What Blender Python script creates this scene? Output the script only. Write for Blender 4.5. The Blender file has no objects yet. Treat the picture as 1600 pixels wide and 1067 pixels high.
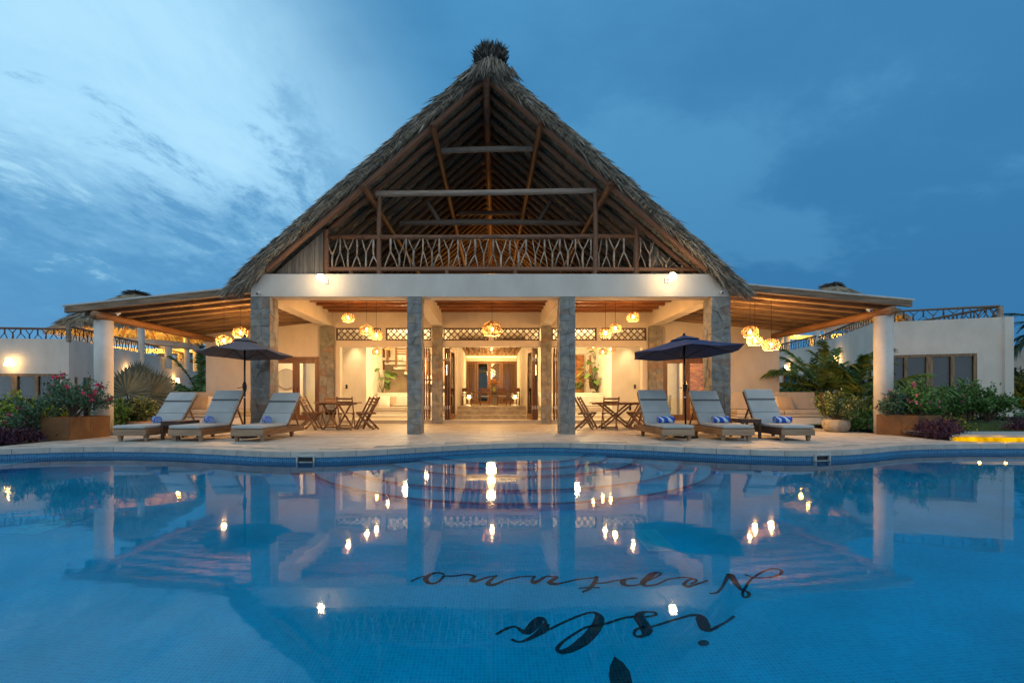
import bpy, math, random
import numpy as np
from mathutils import Vector, Matrix, Euler
R = math.radians
rng = random.Random(7)
nrng = np.random.default_rng(11)
S = bpy.context.scene
C = S.collection

# ---------------------------------------------------------------- camera
F, CX, CY, EYE, WZ = 760.0, 767.5, 621.5, 0.9, -0.17   # photo: focal length in px, vanishing point, eye height, water level
cam = bpy.data.cameras.new('camera'); camo = bpy.data.objects.new('camera', cam); C.objects.link(camo)
camo.location = (0, 0, EYE); camo.rotation_euler = (R(90), 0, 0)
cam.sensor_width = 36; cam.lens = F / 1600 * 36
cam.shift_x = (800 - CX) / 1600; cam.shift_y = (CY - 533.5) / 1600
cam.clip_start = 0.05; cam.clip_end = 3000
S.camera = camo
S.render.resolution_x, S.render.resolution_y = 1024, 682
S.view_settings.view_transform = 'Standard'; S.view_settings.look = 'None'
S.view_settings.exposure = 0.09; S.view_settings.gamma = 1.0; S.view_settings.use_curve_mapping = False
S.cycles.use_denoising = True
S.cycles.max_bounces = 8; S.cycles.diffuse_bounces = 4; S.cycles.glossy_bounces = 4
S.cycles.transmission_bounces = 6; S.cycles.transparent_max_bounces = 12
S.cycles.sample_clamp_indirect = 6.0; S.cycles.sample_clamp_direct = 0
S.cycles.caustics_reflective = False; S.cycles.caustics_refractive = True
S.cycles.use_light_tree = True

# ---------------------------------------------------------------- sky (dusk: glow low on the left, blue to the right)
W = bpy.data.worlds.new('World'); S.world = W; W.use_nodes = True
def build_world():
    nt = W.node_tree; N = nt.nodes; L = nt.links; N.clear()
    out = N.new('ShaderNodeOutputWorld'); bg = N.new('ShaderNodeBackground')
    tc = N.new('ShaderNodeTexCoord')
    def math_(op, a, b=None, c=None, clamp=False):
        n = N.new('ShaderNodeMath'); n.operation = op; n.use_clamp = clamp
        for i, v in enumerate((a, b, c)):
            if v is None: continue
            if isinstance(v, (int, float)): n.inputs[i].default_value = v
            else: L.new(v, n.inputs[i])
        return n.outputs[0]
    def smooth(x, a, b):
        n = N.new('ShaderNodeMapRange'); n.interpolation_type = 'SMOOTHSTEP'
        L.new(x, n.inputs[0]); n.inputs[1].default_value = a; n.inputs[2].default_value = b
        return n.outputs[0]
    def mix(f, a, b):
        n = N.new('ShaderNodeMix'); n.data_type = 'RGBA'
        L.new(f, n.inputs[0])
        for k, v in ((6, a), (7, b)):
            if isinstance(v, tuple): n.inputs[k].default_value = (*v, 1)
            else: L.new(v, n.inputs[k])
        return n.outputs[2]
    sep = N.new('ShaderNodeSeparateXYZ'); L.new(tc.outputs['Generated'], sep.inputs[0])
    x, y, z = sep.outputs
    def dot(v):
        n = N.new('ShaderNodeVectorMath'); n.operation = 'DOT_PRODUCT'
        L.new(tc.outputs['Generated'], n.inputs[0]); n.inputs[1].default_value = Vector(v).normalized()
        return n.outputs['Value']
    # cloud plane coordinates, sheared so the streaks run towards a point right of straight ahead
    zz = math_('ADD', math_('MAXIMUM', z, 0.0), 0.26)
    u = math_('DIVIDE', x, zz); v = math_('DIVIDE', y, zz)
    u = math_('SUBTRACT', u, math_('MULTIPLY', v, 0.22))
    comb = N.new('ShaderNodeCombineXYZ'); L.new(u, comb.inputs[0]); L.new(v, comb.inputs[1])
    def clouds(scale, sx, sy, det, dist, seed, rough=.55):
        mp = N.new('ShaderNodeMapping'); L.new(comb.outputs[0], mp.inputs[0])
        mp.inputs['Scale'].default_value = (sx, sy, 1); mp.inputs['Location'].default_value = (seed, seed * .37, seed)
        t = N.new('ShaderNodeTexNoise'); L.new(mp.outputs[0], t.inputs[0])
        t.inputs['Scale'].default_value = scale; t.inputs['Detail'].default_value = det
        t.inputs['Roughness'].default_value = rough; t.inputs['Distortion'].default_value = dist
        return t.outputs[0]
    big = clouds(0.9, 1.0, .8, 5, .2, 3.1)
    mid = clouds(2.0, .8, .9, 8, .15, 5.3, .6)
    g = math_('SUBTRACT', math_('MULTIPLY', x, -1.0), math_('MULTIPLY', z, .58))
    g = math_('ADD', g, math_('MULTIPLY', math_('SUBTRACT', big, .5), .22))
    glow = smooth(g, -0.30, 0.16)
    low = smooth(z, 0.08, 0.60)
    right = mix(low, (0.030, 0.170, 0.370), (0.068, 0.272, 0.512))
    left = mix(smooth(math_('ADD', z, math_('MULTIPLY', math_('SUBTRACT', mid, .5), .35)), .17, .46), (0.082, 0.300, 0.555), (0.37, 0.68, 0.92))
    base = mix(glow, right, left)
    streak = clouds(1.35, 1.0, 0.62, 9, .25, 9.3, .62)
    fine = clouds(4.6, 1.0, 0.60, 9, .35, 1.7, .70)
    st = math_('ADD', math_('MULTIPLY', streak, .60), math_('MULTIPLY', fine, .40))
    leftw = smooth(g, -0.12, 0.18)
    dark = math_('MULTIPLY', smooth(st, .475, .555), leftw)
    base = mix(math_('MULTIPLY', dark, .80), base, (0.075, 0.275, 0.530))
    bright = math_('MULTIPLY', smooth(st, .485, .40), leftw)
    base = mix(math_('MULTIPLY', bright, .80), base, (0.42, 0.73, 0.93))
    rw = math_('MULTIPLY', smooth(math_('ADD', math_('MULTIPLY', big, .5), math_('MULTIPLY', mid, .5)), .40, .60), .62)
    rw = math_('MULTIPLY', rw, math_('SUBTRACT', 1.0, glow))
    base = mix(rw, base, (0.036, 0.172, 0.380))
    rb = math_('MULTIPLY', smooth(mid, .52, .40), math_('SUBTRACT', 1.0, glow))
    base = mix(math_('MULTIPLY', rb, .30), base, (0.105, 0.340, 0.585))
    # the overcast dusk sky behind the photographer
    back = smooth(math_('SUBTRACT', math_('MULTIPLY', z, .35), y), -0.25, 0.75)
    base = mix(back, base, (0.58, 0.72, 0.84))
    # below the horizon
    below = smooth(math_('MULTIPLY', z, -1.0), 0.0, 0.06)
    base = mix(below, base, (0.03, 0.05, 0.06))
    sky = N.new('ShaderNodeTexSky'); sky.sky_type = 'NISHITA'; sky.sun_disc = False
    sky.sun_elevation = R(1.0); sky.sun_rotation = R(-60)
    L.new(base, bg.inputs[0]); bg.inputs[1].default_value = 1.0
    bg2 = N.new('ShaderNodeBackground'); L.new(sky.outputs[0], bg2.inputs[0]); bg2.inputs[1].default_value = 0.003
    add = N.new('ShaderNodeAddShader'); L.new(bg.outputs[0], add.inputs[0]); L.new(bg2.outputs[0], add.inputs[1])
    L.new(add.outputs[0], out.inputs[0])
build_world()

# ---------------------------------------------------------------- photo helpers
def P(px, py, d):
    return Vector(((px - CX) * d / F, d, EYE - (py - CY) * d / F))
def G(px, py, z=0.0):
    d = (EYE - z) * F / (py - CY)
    return P(px, py, d)
def under(px, py, h):
    """point h below the water surface seen through it at a photo pixel (Snell)"""
    dx = (px - CX) / F; dz = (py - CY) / F
    t = (EYE - WZ) / dz; hl = math.hypot(dx, 1)
    si = hl / math.hypot(hl, dz); st = si / 1.333; tt = st / math.sqrt(1 - st * st)
    a = h * tt / hl
    return Vector((dx * (t + a), t + a, WZ - h))
def hit(px, A, B):
    """where the pixel column meets the vertical plane through A, B: (point xy, distance along AB, depth)"""
    A = Vector((A[0], A[1])); B = Vector((B[0], B[1])); k = (px - CX) / F
    D = B - A
    t = (k * A.y - A.x) / (D.x - k * D.y)
    p = A + D * t
    return p, t * D.length, p.y

# ---------------------------------------------------------------- materials
def new_mat(name):
    m = bpy.data.materials.new(name); m.use_nodes = True
    nt = m.node_tree; nt.nodes.clear()
    return m, nt.nodes, nt.links
def pm(name, c1, c2=None, scale=6., rough=.6, bump=.0, bscale=None, stretch=(1, 1, 1), rnd=0., island=0., detail=6., c3=None,
       spec=.4, metallic=0., coat=0., stain=0., contrast=(.35, .65), distort=0., world=False):
    """procedural material: two or three tones of noise, brightness that differs per object or per piece, fine relief"""
    m, N, L = new_mat(name)
    out = N.new('ShaderNodeOutputMaterial'); b = N.new('ShaderNodeBsdfPrincipled'); L.new(b.outputs[0], out.inputs[0])
    b.inputs['Roughness'].default_value = rough; b.inputs['Metallic'].default_value = metallic
    b.inputs['Specular IOR Level'].default_value = spec
    if coat: b.inputs['Coat Weight'].default_value = coat
    if world:
        tc = N.new('ShaderNodeNewGeometry'); co = tc.outputs['Position']
    else:
        tc = N.new('ShaderNodeTexCoord'); co = tc.outputs['Object']
    mp = N.new('ShaderNodeMapping'); L.new(co, mp.inputs[0]); mp.inputs['Scale'].default_value = stretch
    if rnd:
        oi = N.new('ShaderNodeObjectInfo'); sc = N.new('ShaderNodeVectorMath'); sc.operation = 'SCALE'
        sc.inputs[0].default_value = (13, 7, 19); L.new(oi.outputs['Random'], sc.inputs[3]); L.new(sc.outputs[0], mp.inputs['Location'])
    nz = N.new('ShaderNodeTexNoise'); L.new(mp.outputs[0], nz.inputs[0])
    nz.inputs['Scale'].default_value = scale; nz.inputs['Detail'].default_value = detail; nz.inputs['Distortion'].default_value = distort
    c2 = c2 or tuple(v * .8 for v in c1)
    cr = N.new('ShaderNodeValToRGB'); L.new(nz.outputs[0], cr.inputs[0])
    e = cr.color_ramp.elements; e[0].position, e[1].position = contrast
    e[0].color = (*c2, 1); e[1].color = (*c1, 1)
    if c3:
        k = e.new((contrast[0] + contrast[1]) / 2 + .02); k.color = (*c3, 1)
    col = cr.outputs[0]
    if stain:      # rain streaks and grime, longer than wide
        m2 = N.new('ShaderNodeMapping'); L.new(co, m2.inputs[0]); m2.inputs['Scale'].default_value = (1.6, 1.6, .6)
        n3 = N.new('ShaderNodeTexNoise'); L.new(m2.outputs[0], n3.inputs[0]); n3.inputs['Scale'].default_value = 1.6; n3.inputs['Detail'].default_value = 9; n3.inputs['Roughness'].default_value = .65
        r3 = N.new('ShaderNodeMapRange'); L.new(n3.outputs[0], r3.inputs[0]); r3.inputs[1].default_value = .38; r3.inputs[2].default_value = .62; r3.inputs[3].default_value = 1 - stain; r3.inputs[4].default_value = 1.04
        x3 = N.new('ShaderNodeVectorMath'); x3.operation = 'SCALE'; L.new(col, x3.inputs[0]); L.new(r3.outputs[0], x3.inputs[3]); col = x3.outputs[0]
    for amt, kind in ((rnd, 'o'), (island, 'i')):
        if not amt: continue
        if kind == 'o': r = N.new('ShaderNodeObjectInfo').outputs['Random']
        else: r = N.new('ShaderNodeNewGeometry').outputs['Random Per Island']
        mr = N.new('ShaderNodeMapRange'); L.new(r, mr.inputs[0]); mr.inputs[3].default_value = 1 - amt; mr.inputs[4].default_value = 1 + amt
        mx = N.new('ShaderNodeVectorMath'); mx.operation = 'SCALE'; L.new(col, mx.inputs[0]); L.new(mr.outputs[0], mx.inputs[3])
        col = mx.outputs[0]
    L.new(col, b.inputs['Base Color'])
    if bump:
        n2 = N.new('ShaderNodeTexNoise'); L.new(mp.outputs[0], n2.inputs[0]); n2.inputs['Scale'].default_value = bscale or scale * 4
        n2.inputs['Detail'].default_value = 8
        bp = N.new('ShaderNodeBump'); bp.inputs['Strength'].default_value = bump; bp.inputs['Distance'].default_value = .02
        L.new(n2.outputs[0], bp.inputs['Height']); L.new(bp.outputs[0], b.inputs['Normal'])
    return m
def emit(name, col, s):
    m, N, L = new_mat(name)
    out = N.new('ShaderNodeOutputMaterial'); e = N.new('ShaderNodeEmission'); L.new(e.outputs[0], out.inputs[0])
    e.inputs[0].default_value = (*col, 1); e.inputs[1].default_value = s
    return m
def palette_mat(name, cols, rough=.75, bump=.5, scale=7., source='object', mottled=.35, bscale=None):
    """each separate stone, leaf or straw takes one colour of the palette"""
    m, N, L = new_mat(name)
    out = N.new('ShaderNodeOutputMaterial'); b = N.new('ShaderNodeBsdfPrincipled'); L.new(b.outputs[0], out.inputs[0])
    b.inputs['Roughness'].default_value = rough; b.inputs['Specular IOR Level'].default_value = .3
    r = (N.new('ShaderNodeObjectInfo').outputs['Random'] if source == 'object' else N.new('ShaderNodeNewGeometry').outputs['Random Per Island'])
    cr = N.new('ShaderNodeValToRGB'); L.new(r, cr.inputs[0]); cr.color_ramp.interpolation = 'CONSTANT' if source == 'object' else 'LINEAR'
    e = cr.color_ramp.elements
    while len(e) > 1: e.remove(e[-1])
    e[0].position = 0; e[0].color = (*cols[0], 1)
    for i, c in enumerate(cols[1:], 1):
        k = e.new(i / len(cols)); k.color = (*c, 1)
    tc = N.new('ShaderNodeNewGeometry')
    nz = N.new('ShaderNodeTexNoise'); L.new(tc.outputs['Position'], nz.inputs[0]); nz.inputs['Scale'].default_value = scale; nz.inputs['Detail'].default_value = 7
    mr = N.new('ShaderNodeMapRange'); L.new(nz.outputs[0], mr.inputs[0]); mr.inputs[1].default_value = .3; mr.inputs[2].default_value = .7
    mr.inputs[3].default_value = 1 - mottled; mr.inputs[4].default_value = 1 + mottled
    mx = N.new('ShaderNodeVectorMath'); mx.operation = 'SCALE'; L.new(cr.outputs[0], mx.inputs[0]); L.new(mr.outputs[0], mx.inputs[3])
    L.new(mx.outputs[0], b.inputs['Base Color'])
    if bump:
        n2 = N.new('ShaderNodeTexNoise'); L.new(tc.outputs['Position'], n2.inputs[0]); n2.inputs['Scale'].default_value = bscale or scale * 5; n2.inputs['Detail'].default_value = 6
        bp = N.new('ShaderNodeBump'); bp.inputs['Strength'].default_value = bump; bp.inputs['Distance'].default_value = .02
        L.new(n2.outputs[0], bp.inputs['Height']); L.new(bp.outputs[0], b.inputs['Normal'])
    return m
def glass_mat(name, tint=(1, 1, 1), rough=.0):
    m, N, L = new_mat(name)
    out = N.new('ShaderNodeOutputMaterial'); mix = N.new('ShaderNodeMixShader'); L.new(mix.outputs[0], out.inputs[0])
    fr = N.new('ShaderNodeFresnel'); fr.inputs[0].default_value = 1.5; L.new(fr.outputs[0], mix.inputs[0])
    t = N.new('ShaderNodeBsdfTransparent'); t.inputs[0].default_value = (*tint, 1)
    g = N.new('ShaderNodeBsdfGlossy'); g.inputs['Roughness'].default_value = rough
    L.new(t.outputs[0], mix.inputs[1]); L.new(g.outputs[0], mix.inputs[2])
    return m
def tile_mat(name, c1, c2, grout, size=.025, rough=.25):
    """small glass mosaic; colour wanders in sheets as such tiles are laid"""
    m, N, L = new_mat(name)
    out = N.new('ShaderNodeOutputMaterial'); b = N.new('ShaderNodeBsdfPrincipled'); L.new(b.outputs[0], out.inputs[0])
    b.inputs['Roughness'].default_value = rough
    geo = N.new('ShaderNodeNewGeometry'); sep = N.new('ShaderNodeSeparateXYZ'); L.new(geo.outputs['Position'], sep.inputs[0])
    cb = N.new('ShaderNodeCombineXYZ')
    ad = N.new('ShaderNodeMath'); ad.operation = 'ADD'; L.new(sep.outputs[1], ad.inputs[0]); L.new(sep.outputs[2], ad.inputs[1])
    L.new(sep.outputs[0], cb.inputs[0]); L.new(ad.outputs[0], cb.inputs[1])
    br = N.new('ShaderNodeTexBrick'); L.new(cb.outputs[0], br.inputs[0]); br.offset = 0
    br.inputs['Color1'].default_value = (*c1, 1); br.inputs['Color2'].default_value = (*c2, 1); br.inputs['Mortar'].default_value = (*grout, 1)
    br.inputs['Scale'].default_value = 1; br.inputs['Mortar Size'].default_value = size * .07; br.inputs['Brick Width'].default_value = size; br.inputs['Row Height'].default_value = size
    br.inputs['Bias'].default_value = -.1
    nz = N.new('ShaderNodeTexNoise'); L.new(geo.outputs['Position'], nz.inputs[0]); nz.inputs['Scale'].default_value = 1.3; nz.inputs['Detail'].default_value = 8
    mr = N.new('ShaderNodeMapRange'); L.new(nz.outputs[0], mr.inputs[0]); mr.inputs[1].default_value = .3; mr.inputs[2].default_value = .7; mr.inputs[3].default_value = .86; mr.inputs[4].default_value = 1.14
    mx = N.new('ShaderNodeVectorMath'); mx.operation = 'SCALE'; L.new(br.outputs[0], mx.inputs[0]); L.new(mr.outputs[0], mx.inputs[3])
    L.new(mx.outputs[0], b.inputs['Base Color'])
    return m

M = {}
M['plaster'] = pm('plaster', (.66, .61, .54), (.60, .55, .48), 1.6, .85, .2, 30, world=True, spec=.2, stain=.035)
M['plaster_wing'] = pm('plaster_wing', (.68, .64, .585), (.61, .57, .515), .9, .85, .25, 24, world=True, spec=.2, stain=.05)
M['white_column'] = pm('white_column', (.64, .62, .58), (.53, .51, .47), 1.6, .8, .15, 30, world=True, spec=.2, stain=.06)
M['slate'] = palette_mat('slate', [(.23, .235, .21), (.26, .255, .225), (.21, .22, .205), (.275, .25, .20), (.24, .245, .22), (.22, .225, .21), (.28, .245, .19), (.25, .25, .235), (.235, .22, .19), (.265, .26, .24), (.225, .235, .22), (.24, .185, .15), (.245, .24, .215), (.215, .22, .21), (.255, .245, .215), (.27, .26, .225)], .75, .5, 7, 'object', .28, 30)
M['mortar'] = pm('mortar', (.20, .19, .17), (.16, .15, .135), 9, .9, .4, world=True)
M['travertine'] = pm('travertine', (.51, .475, .42), (.37, .335, .285), 2.6, .55, .15, 30, (1, 3.2, 1), rnd=.10, c3=(.53, .49, .42), world=True, spec=.35, detail=10)
M['travertine_far'] = pm('travertine_far', (.51, .475, .42), (.37, .335, .285), 2.6, .55, .15, 30, (1, 3.2, 1), island=.10, c3=(.46, .42, .36), world=True, spec=.35, detail=10)
M['grout'] = pm('grout', (.36, .33, .28), (.28, .25, .21), 8, .9, world=True)
M['coping'] = pm('coping', (.46, .44, .40), (.36, .35, .31), 5, .7, .3, 50, rnd=.08, world=True)
M['floor_in'] = pm('floor_in', (.55, .48, .37), (.46, .39, .29), 2.2, .3, .02, world=True)
M['step_marble'] = pm('step_marble', (.46, .38, .26), (.30, .23, .14), 3, .35, .05, distort=1.2, world=True)
M['rafter'] = pm('rafter', (.25, .14, .08), (.11, .062, .038), 3, .6, .4, 9, (3, 3, 7), rnd=.35)
M['pole'] = pm('pole', (.27, .135, .075), (.15, .07, .042), 2.5, .55, .35, 9, (2.5, 2.5, 6), rnd=.22)
M['pole_grey'] = pm('pole_grey', (.36, .28, .22), (.20, .15, .115), 2.5, .65, .35, 9, (2.5, 2.5, 6), rnd=.25)
M['branch'] = pm('branch', (.56, .46, .36), (.36, .25, .17), 6, .7, .3, 20, rnd=.3)
M['branch_dark'] = pm('branch_dark', (.17, .125, .09), (.09, .062, .045), 6, .7, .3, 20, rnd=.3)
M['joist'] = pm('joist', (.30, .125, .045), (.17, .065, .022), 3, .5, .2, 20, (.6, 6, 6), rnd=.15)
M['ceiling_wood'] = pm('ceiling_wood', (.42, .22, .09), (.30, .14, .055), 3, .55, .1, 20, (.6, 6, 1), world=True)
M['plank'] = pm('plank', (.25, .215, .175), (.14, .12, .095), 4, .75, .3, 25, (9, 9, .7), rnd=.25)
M['pergola_rafter'] = pm('pergola_rafter', (.30, .20, .125), (.13, .085, .055), 3, .65, .4, 22, (.5, 5, 5), rnd=.25)
M['pergola_beam'] = pm('pergola_beam', (.36, .19, .085), (.20, .095, .04), 3, .6, .4, 18, (5, .5, 5), world=True)
M['reed'] = pm('reed', (.74, .57, .34), (.58, .42, .23), 5, .7, .5, 60, (1, 20, 1), world=True)
M['membrane'] = pm('membrane', (.55, .56, .56), (.46, .47, .48), 4, .5, world=True)
M['thatch'] = palette_mat('thatch', [(.25, .22, .175), (.34, .30, .24), (.17, .15, .12), (.42, .375, .30), (.27, .23, .17), (.21, .19, .16), (.48, .43, .35), (.30, .25, .175), (.12, .10, .085)], .8, 0, 12, 'island', .3)
M['thatch_under'] = pm('thatch_under', (.34, .26, .165), (.18, .13, .08), 5, .9, .6, 20, (1, 1, 1), world=True)
M['thatch_leaf'] = palette_mat('thatch_leaf', [(.42, .33, .215), (.32, .245, .155), (.50, .41, .28), (.24, .175, .105), (.38, .30, .20)], .8, 0, 9, 'island', .3)
M['ridge_tuft'] = palette_mat('ridge_tuft', [(.035, .032, .03), (.06, .055, .05), (.11, .10, .09), (.045, .042, .038), (.20, .185, .16)], .8, 0, 9, 'island', .3)
M['teak'] = pm('teak', (.30, .155, .07), (.18, .085, .038), 2.5, .5, .12, 9, (5, 1, 5), rnd=.2)
M['teak_grey'] = pm('teak_grey', (.36, .25, .165), (.25, .165, .105), 2.2, .6, .12, 9, (1, 1, 7), rnd=.12)
M['dark_wood'] = pm('dark_wood', (.095, .05, .035), (.05, .027, .02), 4, .5, .2, 25, (1, 6, 6), rnd=.1)
M['door_wood'] = pm('door_wood', (.22, .10, .042), (.11, .045, .018), 2.5, .4, .1, 20, (6, 6, .6), distort=.6, world=True)
M['window_wood'] = pm('window_wood', (.30, .20, .11), (.16, .10, .055), 3, .55, .3, 20, (5, 5, 1), rnd=.12, world=True)
M['parota'] = pm('parota', (.40, .18, .06), (.16, .06, .02), 1.6, .35, 0, 20, (1, 1, 4), distort=2.2, world=True)
M['cushion'] = pm('cushion', (.45, .48, .48), (.39, .42, .42), 3, .9, .15, 220, rnd=.03, spec=.15)
M['piping'] = pm('piping', (.14, .15, .15), (.11, .12, .12), 3, .9)
M['sofa_cloth'] = pm('sofa_cloth', (.46, .40, .33), (.40, .35, .29), 3, .9, .15, 200, spec=.15)
M['pillow_cloth'] = pm('pillow_cloth', (.40, .31, .22), (.33, .26, .19), 3, .9, .2, 200, rnd=.2, spec=.15)
M['white_cloth'] = pm('white_cloth', (.70, .66, .58), (.62, .58, .5), 3, .9, .1, 200)
M['umbrella_grey'] = pm('umbrella_grey', (.15, .14, .155), (.12, .11, .125), 2, .85, .1, 200, spec=.2)
M['umbrella_navy'] = pm('umbrella_navy', (.026, .062, .165), (.020, .048, .13), 2, .8, .1, 200, spec=.25)
M['black_metal'] = pm('black_metal', (.02, .02, .022), (.014, .014, .016), 5, .4, metallic=.3)
M['iron_lamp'] = pm('iron_lamp', (.06, .04, .03), (.04, .03, .02), 5, .5)
M['white_plastic'] = pm('white_plastic', (.62, .64, .66), (.55, .57, .59), 5, .4)
M['black_plastic'] = pm('black_plastic', (.012, .012, .013), (.01, .01, .01), 5, .2)
M['skimmer'] = pm('skimmer', (.50, .50, .46), (.40, .40, .36), 8, .5)
M['rattan'] = pm('rattan', (.50, .32, .15), (.34, .20, .085), 12, .6, .3, 60)
M['corten'] = pm('corten', (.20, .095, .032), (.12, .055, .022), 3.5, .7, .25, 40, c3=(.16, .075, .028), world=True)
M['stone_pot'] = pm('stone_pot', (.38, .34, .27), (.22, .19, .15), 7, .85, .6, 25)
M['terracotta'] = pm('terracotta', (.42, .24, .13), (.34, .19, .10), 5, .8)
M['soil'] = pm('soil', (.045, .032, .022), (.025, .018, .012), 12, .95, .6)
M['lawn'] = pm('lawn', (.055, .105, .028), (.035, .07, .018), 9, .9, .6, 120, world=True)
M['grass'] = palette_mat('grass', [(.045, .095, .025), (.07, .13, .035), (.035, .075, .02), (.09, .14, .045)], .8, 0, 9, 'island', .25)
M['ground'] = pm('ground', (.16, .14, .10), (.08, .09, .05), .6, .95, .4, world=True)
def leafm(name, cols): return palette_mat(name, cols, .55, 0, 3, 'island', .3)
M['leaf_green'] = leafm('leaf_green', [(.07, .17, .04), (.11, .23, .06), (.05, .125, .035), (.15, .28, .07), (.08, .19, .045)])
M['leaf_lime'] = leafm('leaf_lime', [(.20, .32, .03), (.32, .42, .05), (.10, .18, .025), (.42, .50, .07), (.14, .24, .03)])
M['leaf_bluegreen'] = leafm('leaf_bluegreen', [(.06, .13, .075), (.09, .18, .11), (.045, .10, .06), (.13, .22, .13)])
M['leaf_palm'] = leafm('leaf_palm', [(.06, .135, .03), (.10, .19, .045), (.045, .10, .025), (.15, .21, .05)])
M['leaf_silver'] = leafm('leaf_silver', [(.15, .17, .13), (.19, .21, .16), (.12, .14, .11), (.10, .12, .09)])
M['leaf_variegated'] = leafm('leaf_variegated', [(.22, .26, .10), (.09, .15, .04), (.30, .32, .15), (.06, .11, .03)])
M['leaf_purple'] = leafm('leaf_purple', [(.035, .014, .04), (.055, .02, .06), (.02, .009, .026), (.085, .03, .07), (.12, .05, .05)])
M['leaf_yellow'] = leafm('leaf_yellow', [(.30, .26, .02), (.14, .16, .02), (.42, .34, .03), (.05, .08, .015)])
M['leaf_far'] = leafm('leaf_far', [(.02, .045, .02), (.03, .06, .028), (.014, .03, .014)])
M['stem'] = pm('stem', (.16, .11, .07), (.09, .065, .04), 9, .8, .3)
M['stem_green'] = pm('stem_green', (.10, .13, .045), (.07, .09, .03), 9, .7)
M['flower_pink'] = leafm('flower_pink', [(.65, .06, .16), (.75, .12, .25), (.55, .04, .10)])
M['flower_light'] = leafm('flower_light', [(.75, .22, .38), (.80, .40, .52), (.62, .12, .26)])
M['flower_orange'] = leafm('flower_orange', [(.80, .28, .08), (.80, .38, .25), (.7, .2, .05)])
M['pool_tile'] = tile_mat('pool_tile', (.012, .56, .93), (.006, .45, .82), (.05, .70, .97), .028)
M['pool_band'] = tile_mat('pool_band', (.03, .20, .38), (.012, .12, .27), (.10, .30, .45), .034)
M['tile_dark'] = tile_mat('tile_dark', (.012, .035, .07), (.005, .015, .035), (.02, .09, .16), .026)
M['tile_edge'] = tile_mat('tile_edge', (.002, .15, .38), (.001, .11, .30), (.004, .20, .44), .03)
M['blind'] = pm('blind', (.075, .085, .105), (.06, .07, .088), 1.4, .9)
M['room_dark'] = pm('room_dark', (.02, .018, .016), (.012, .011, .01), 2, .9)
M['glass'] = glass_mat('glass', (.93, .96, .97))
M['mirror'] = pm('mirror', (.75, .72, .66), (.72, .69, .62), 1, .08, metallic=.9)
M['bulb'] = emit('bulb', (1.0, .66, .30), 18)
M['grille'] = pm('grille', (.34, .74, 1.0), (.28, .66, .92), 5, .5)
M['bulb_small'] = emit('bulb_small', (1.0, .62, .24), 12)
M['lamp_hot'] = emit('lamp_hot', (1.0, .60, .20), 16)
M['flood'] = emit('flood', (1.0, .70, .36), 75)
M['led'] = emit('led', (1.0, .62, .16), 5.5)
M['led_yellow'] = emit('led_yellow', (1.0, .50, .004), 1.15)
def water_mat():
    m, N, L = new_mat('water')
    out = N.new('ShaderNodeOutputMaterial'); mix = N.new('ShaderNodeMixShader'); L.new(mix.outputs[0], out.inputs[0])
    geo = N.new('ShaderNodeNewGeometry')
    mp = N.new('ShaderNodeMapping'); L.new(geo.outputs['Position'], mp.inputs[0]); mp.inputs['Scale'].default_value = (1, 1.5, 1)
    n1 = N.new('ShaderNodeTexNoise'); L.new(mp.outputs[0], n1.inputs[0]); n1.inputs['Scale'].default_value = 2.2; n1.inputs['Detail'].default_value = 4
    n1.inputs['Roughness'].default_value = .4
    bp = N.new('ShaderNodeBump'); bp.inputs['Strength'].default_value = .016; bp.inputs['Distance'].default_value = .1
    L.new(n1.outputs[0], bp.inputs['Height'])
    fr = N.new('ShaderNodeFresnel'); fr.inputs[0].default_value = 1.333; L.new(fr.outputs[0], mix.inputs[0]); L.new(bp.outputs[0], fr.inputs['Normal'])
    r = N.new('ShaderNodeBsdfRefraction'); r.inputs['IOR'].default_value = 1.333; r.inputs['Roughness'].default_value = 0
    r.inputs['Color'].default_value = (.18, .93, 1.0, 1); L.new(bp.outputs[0], r.inputs['Normal'])
    g = N.new('ShaderNodeBsdfGlossy'); g.inputs['Roughness'].default_value = .032; L.new(bp.outputs[0], g.inputs['Normal'])
    L.new(r.outputs[0], mix.inputs[1]); L.new(g.outputs[0], mix.inputs[2])
    return m
M['water'] = water_mat()
def towel_mat():
    m, N, L = new_mat('towel')
    out = N.new('ShaderNodeOutputMaterial'); b = N.new('ShaderNodeBsdfPrincipled'); L.new(b.outputs[0], out.inputs[0]); b.inputs['Roughness'].default_value = .95
    tc = N.new('ShaderNodeTexCoord'); w = N.new('ShaderNodeTexWave'); L.new(tc.outputs['Object'], w.inputs[0])
    w.inputs['Scale'].default_value = 3.2; w.inputs['Distortion'].default_value = 6; w.inputs['Detail'].default_value = 1; w.bands_direction = 'DIAGONAL'
    cr = N.new('ShaderNodeValToRGB'); L.new(w.outputs[0], cr.inputs[0]); e = cr.color_ramp.elements
    e[0].position = .62; e[0].color = (.02, .10, .48, 1); e[1].position = .70; e[1].color = (.62, .72, .85, 1)
    L.new(cr.outputs[0], b.inputs['Base Color'])
    return m
M['towel'] = towel_mat()
M['towel_blue'] = pm('towel_blue', (.02, .09, .45), (.015, .07, .36), 20, .95)
M['towel_white'] = pm('towel_white', (.62, .70, .82), (.55, .64, .78), 20, .95)

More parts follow.
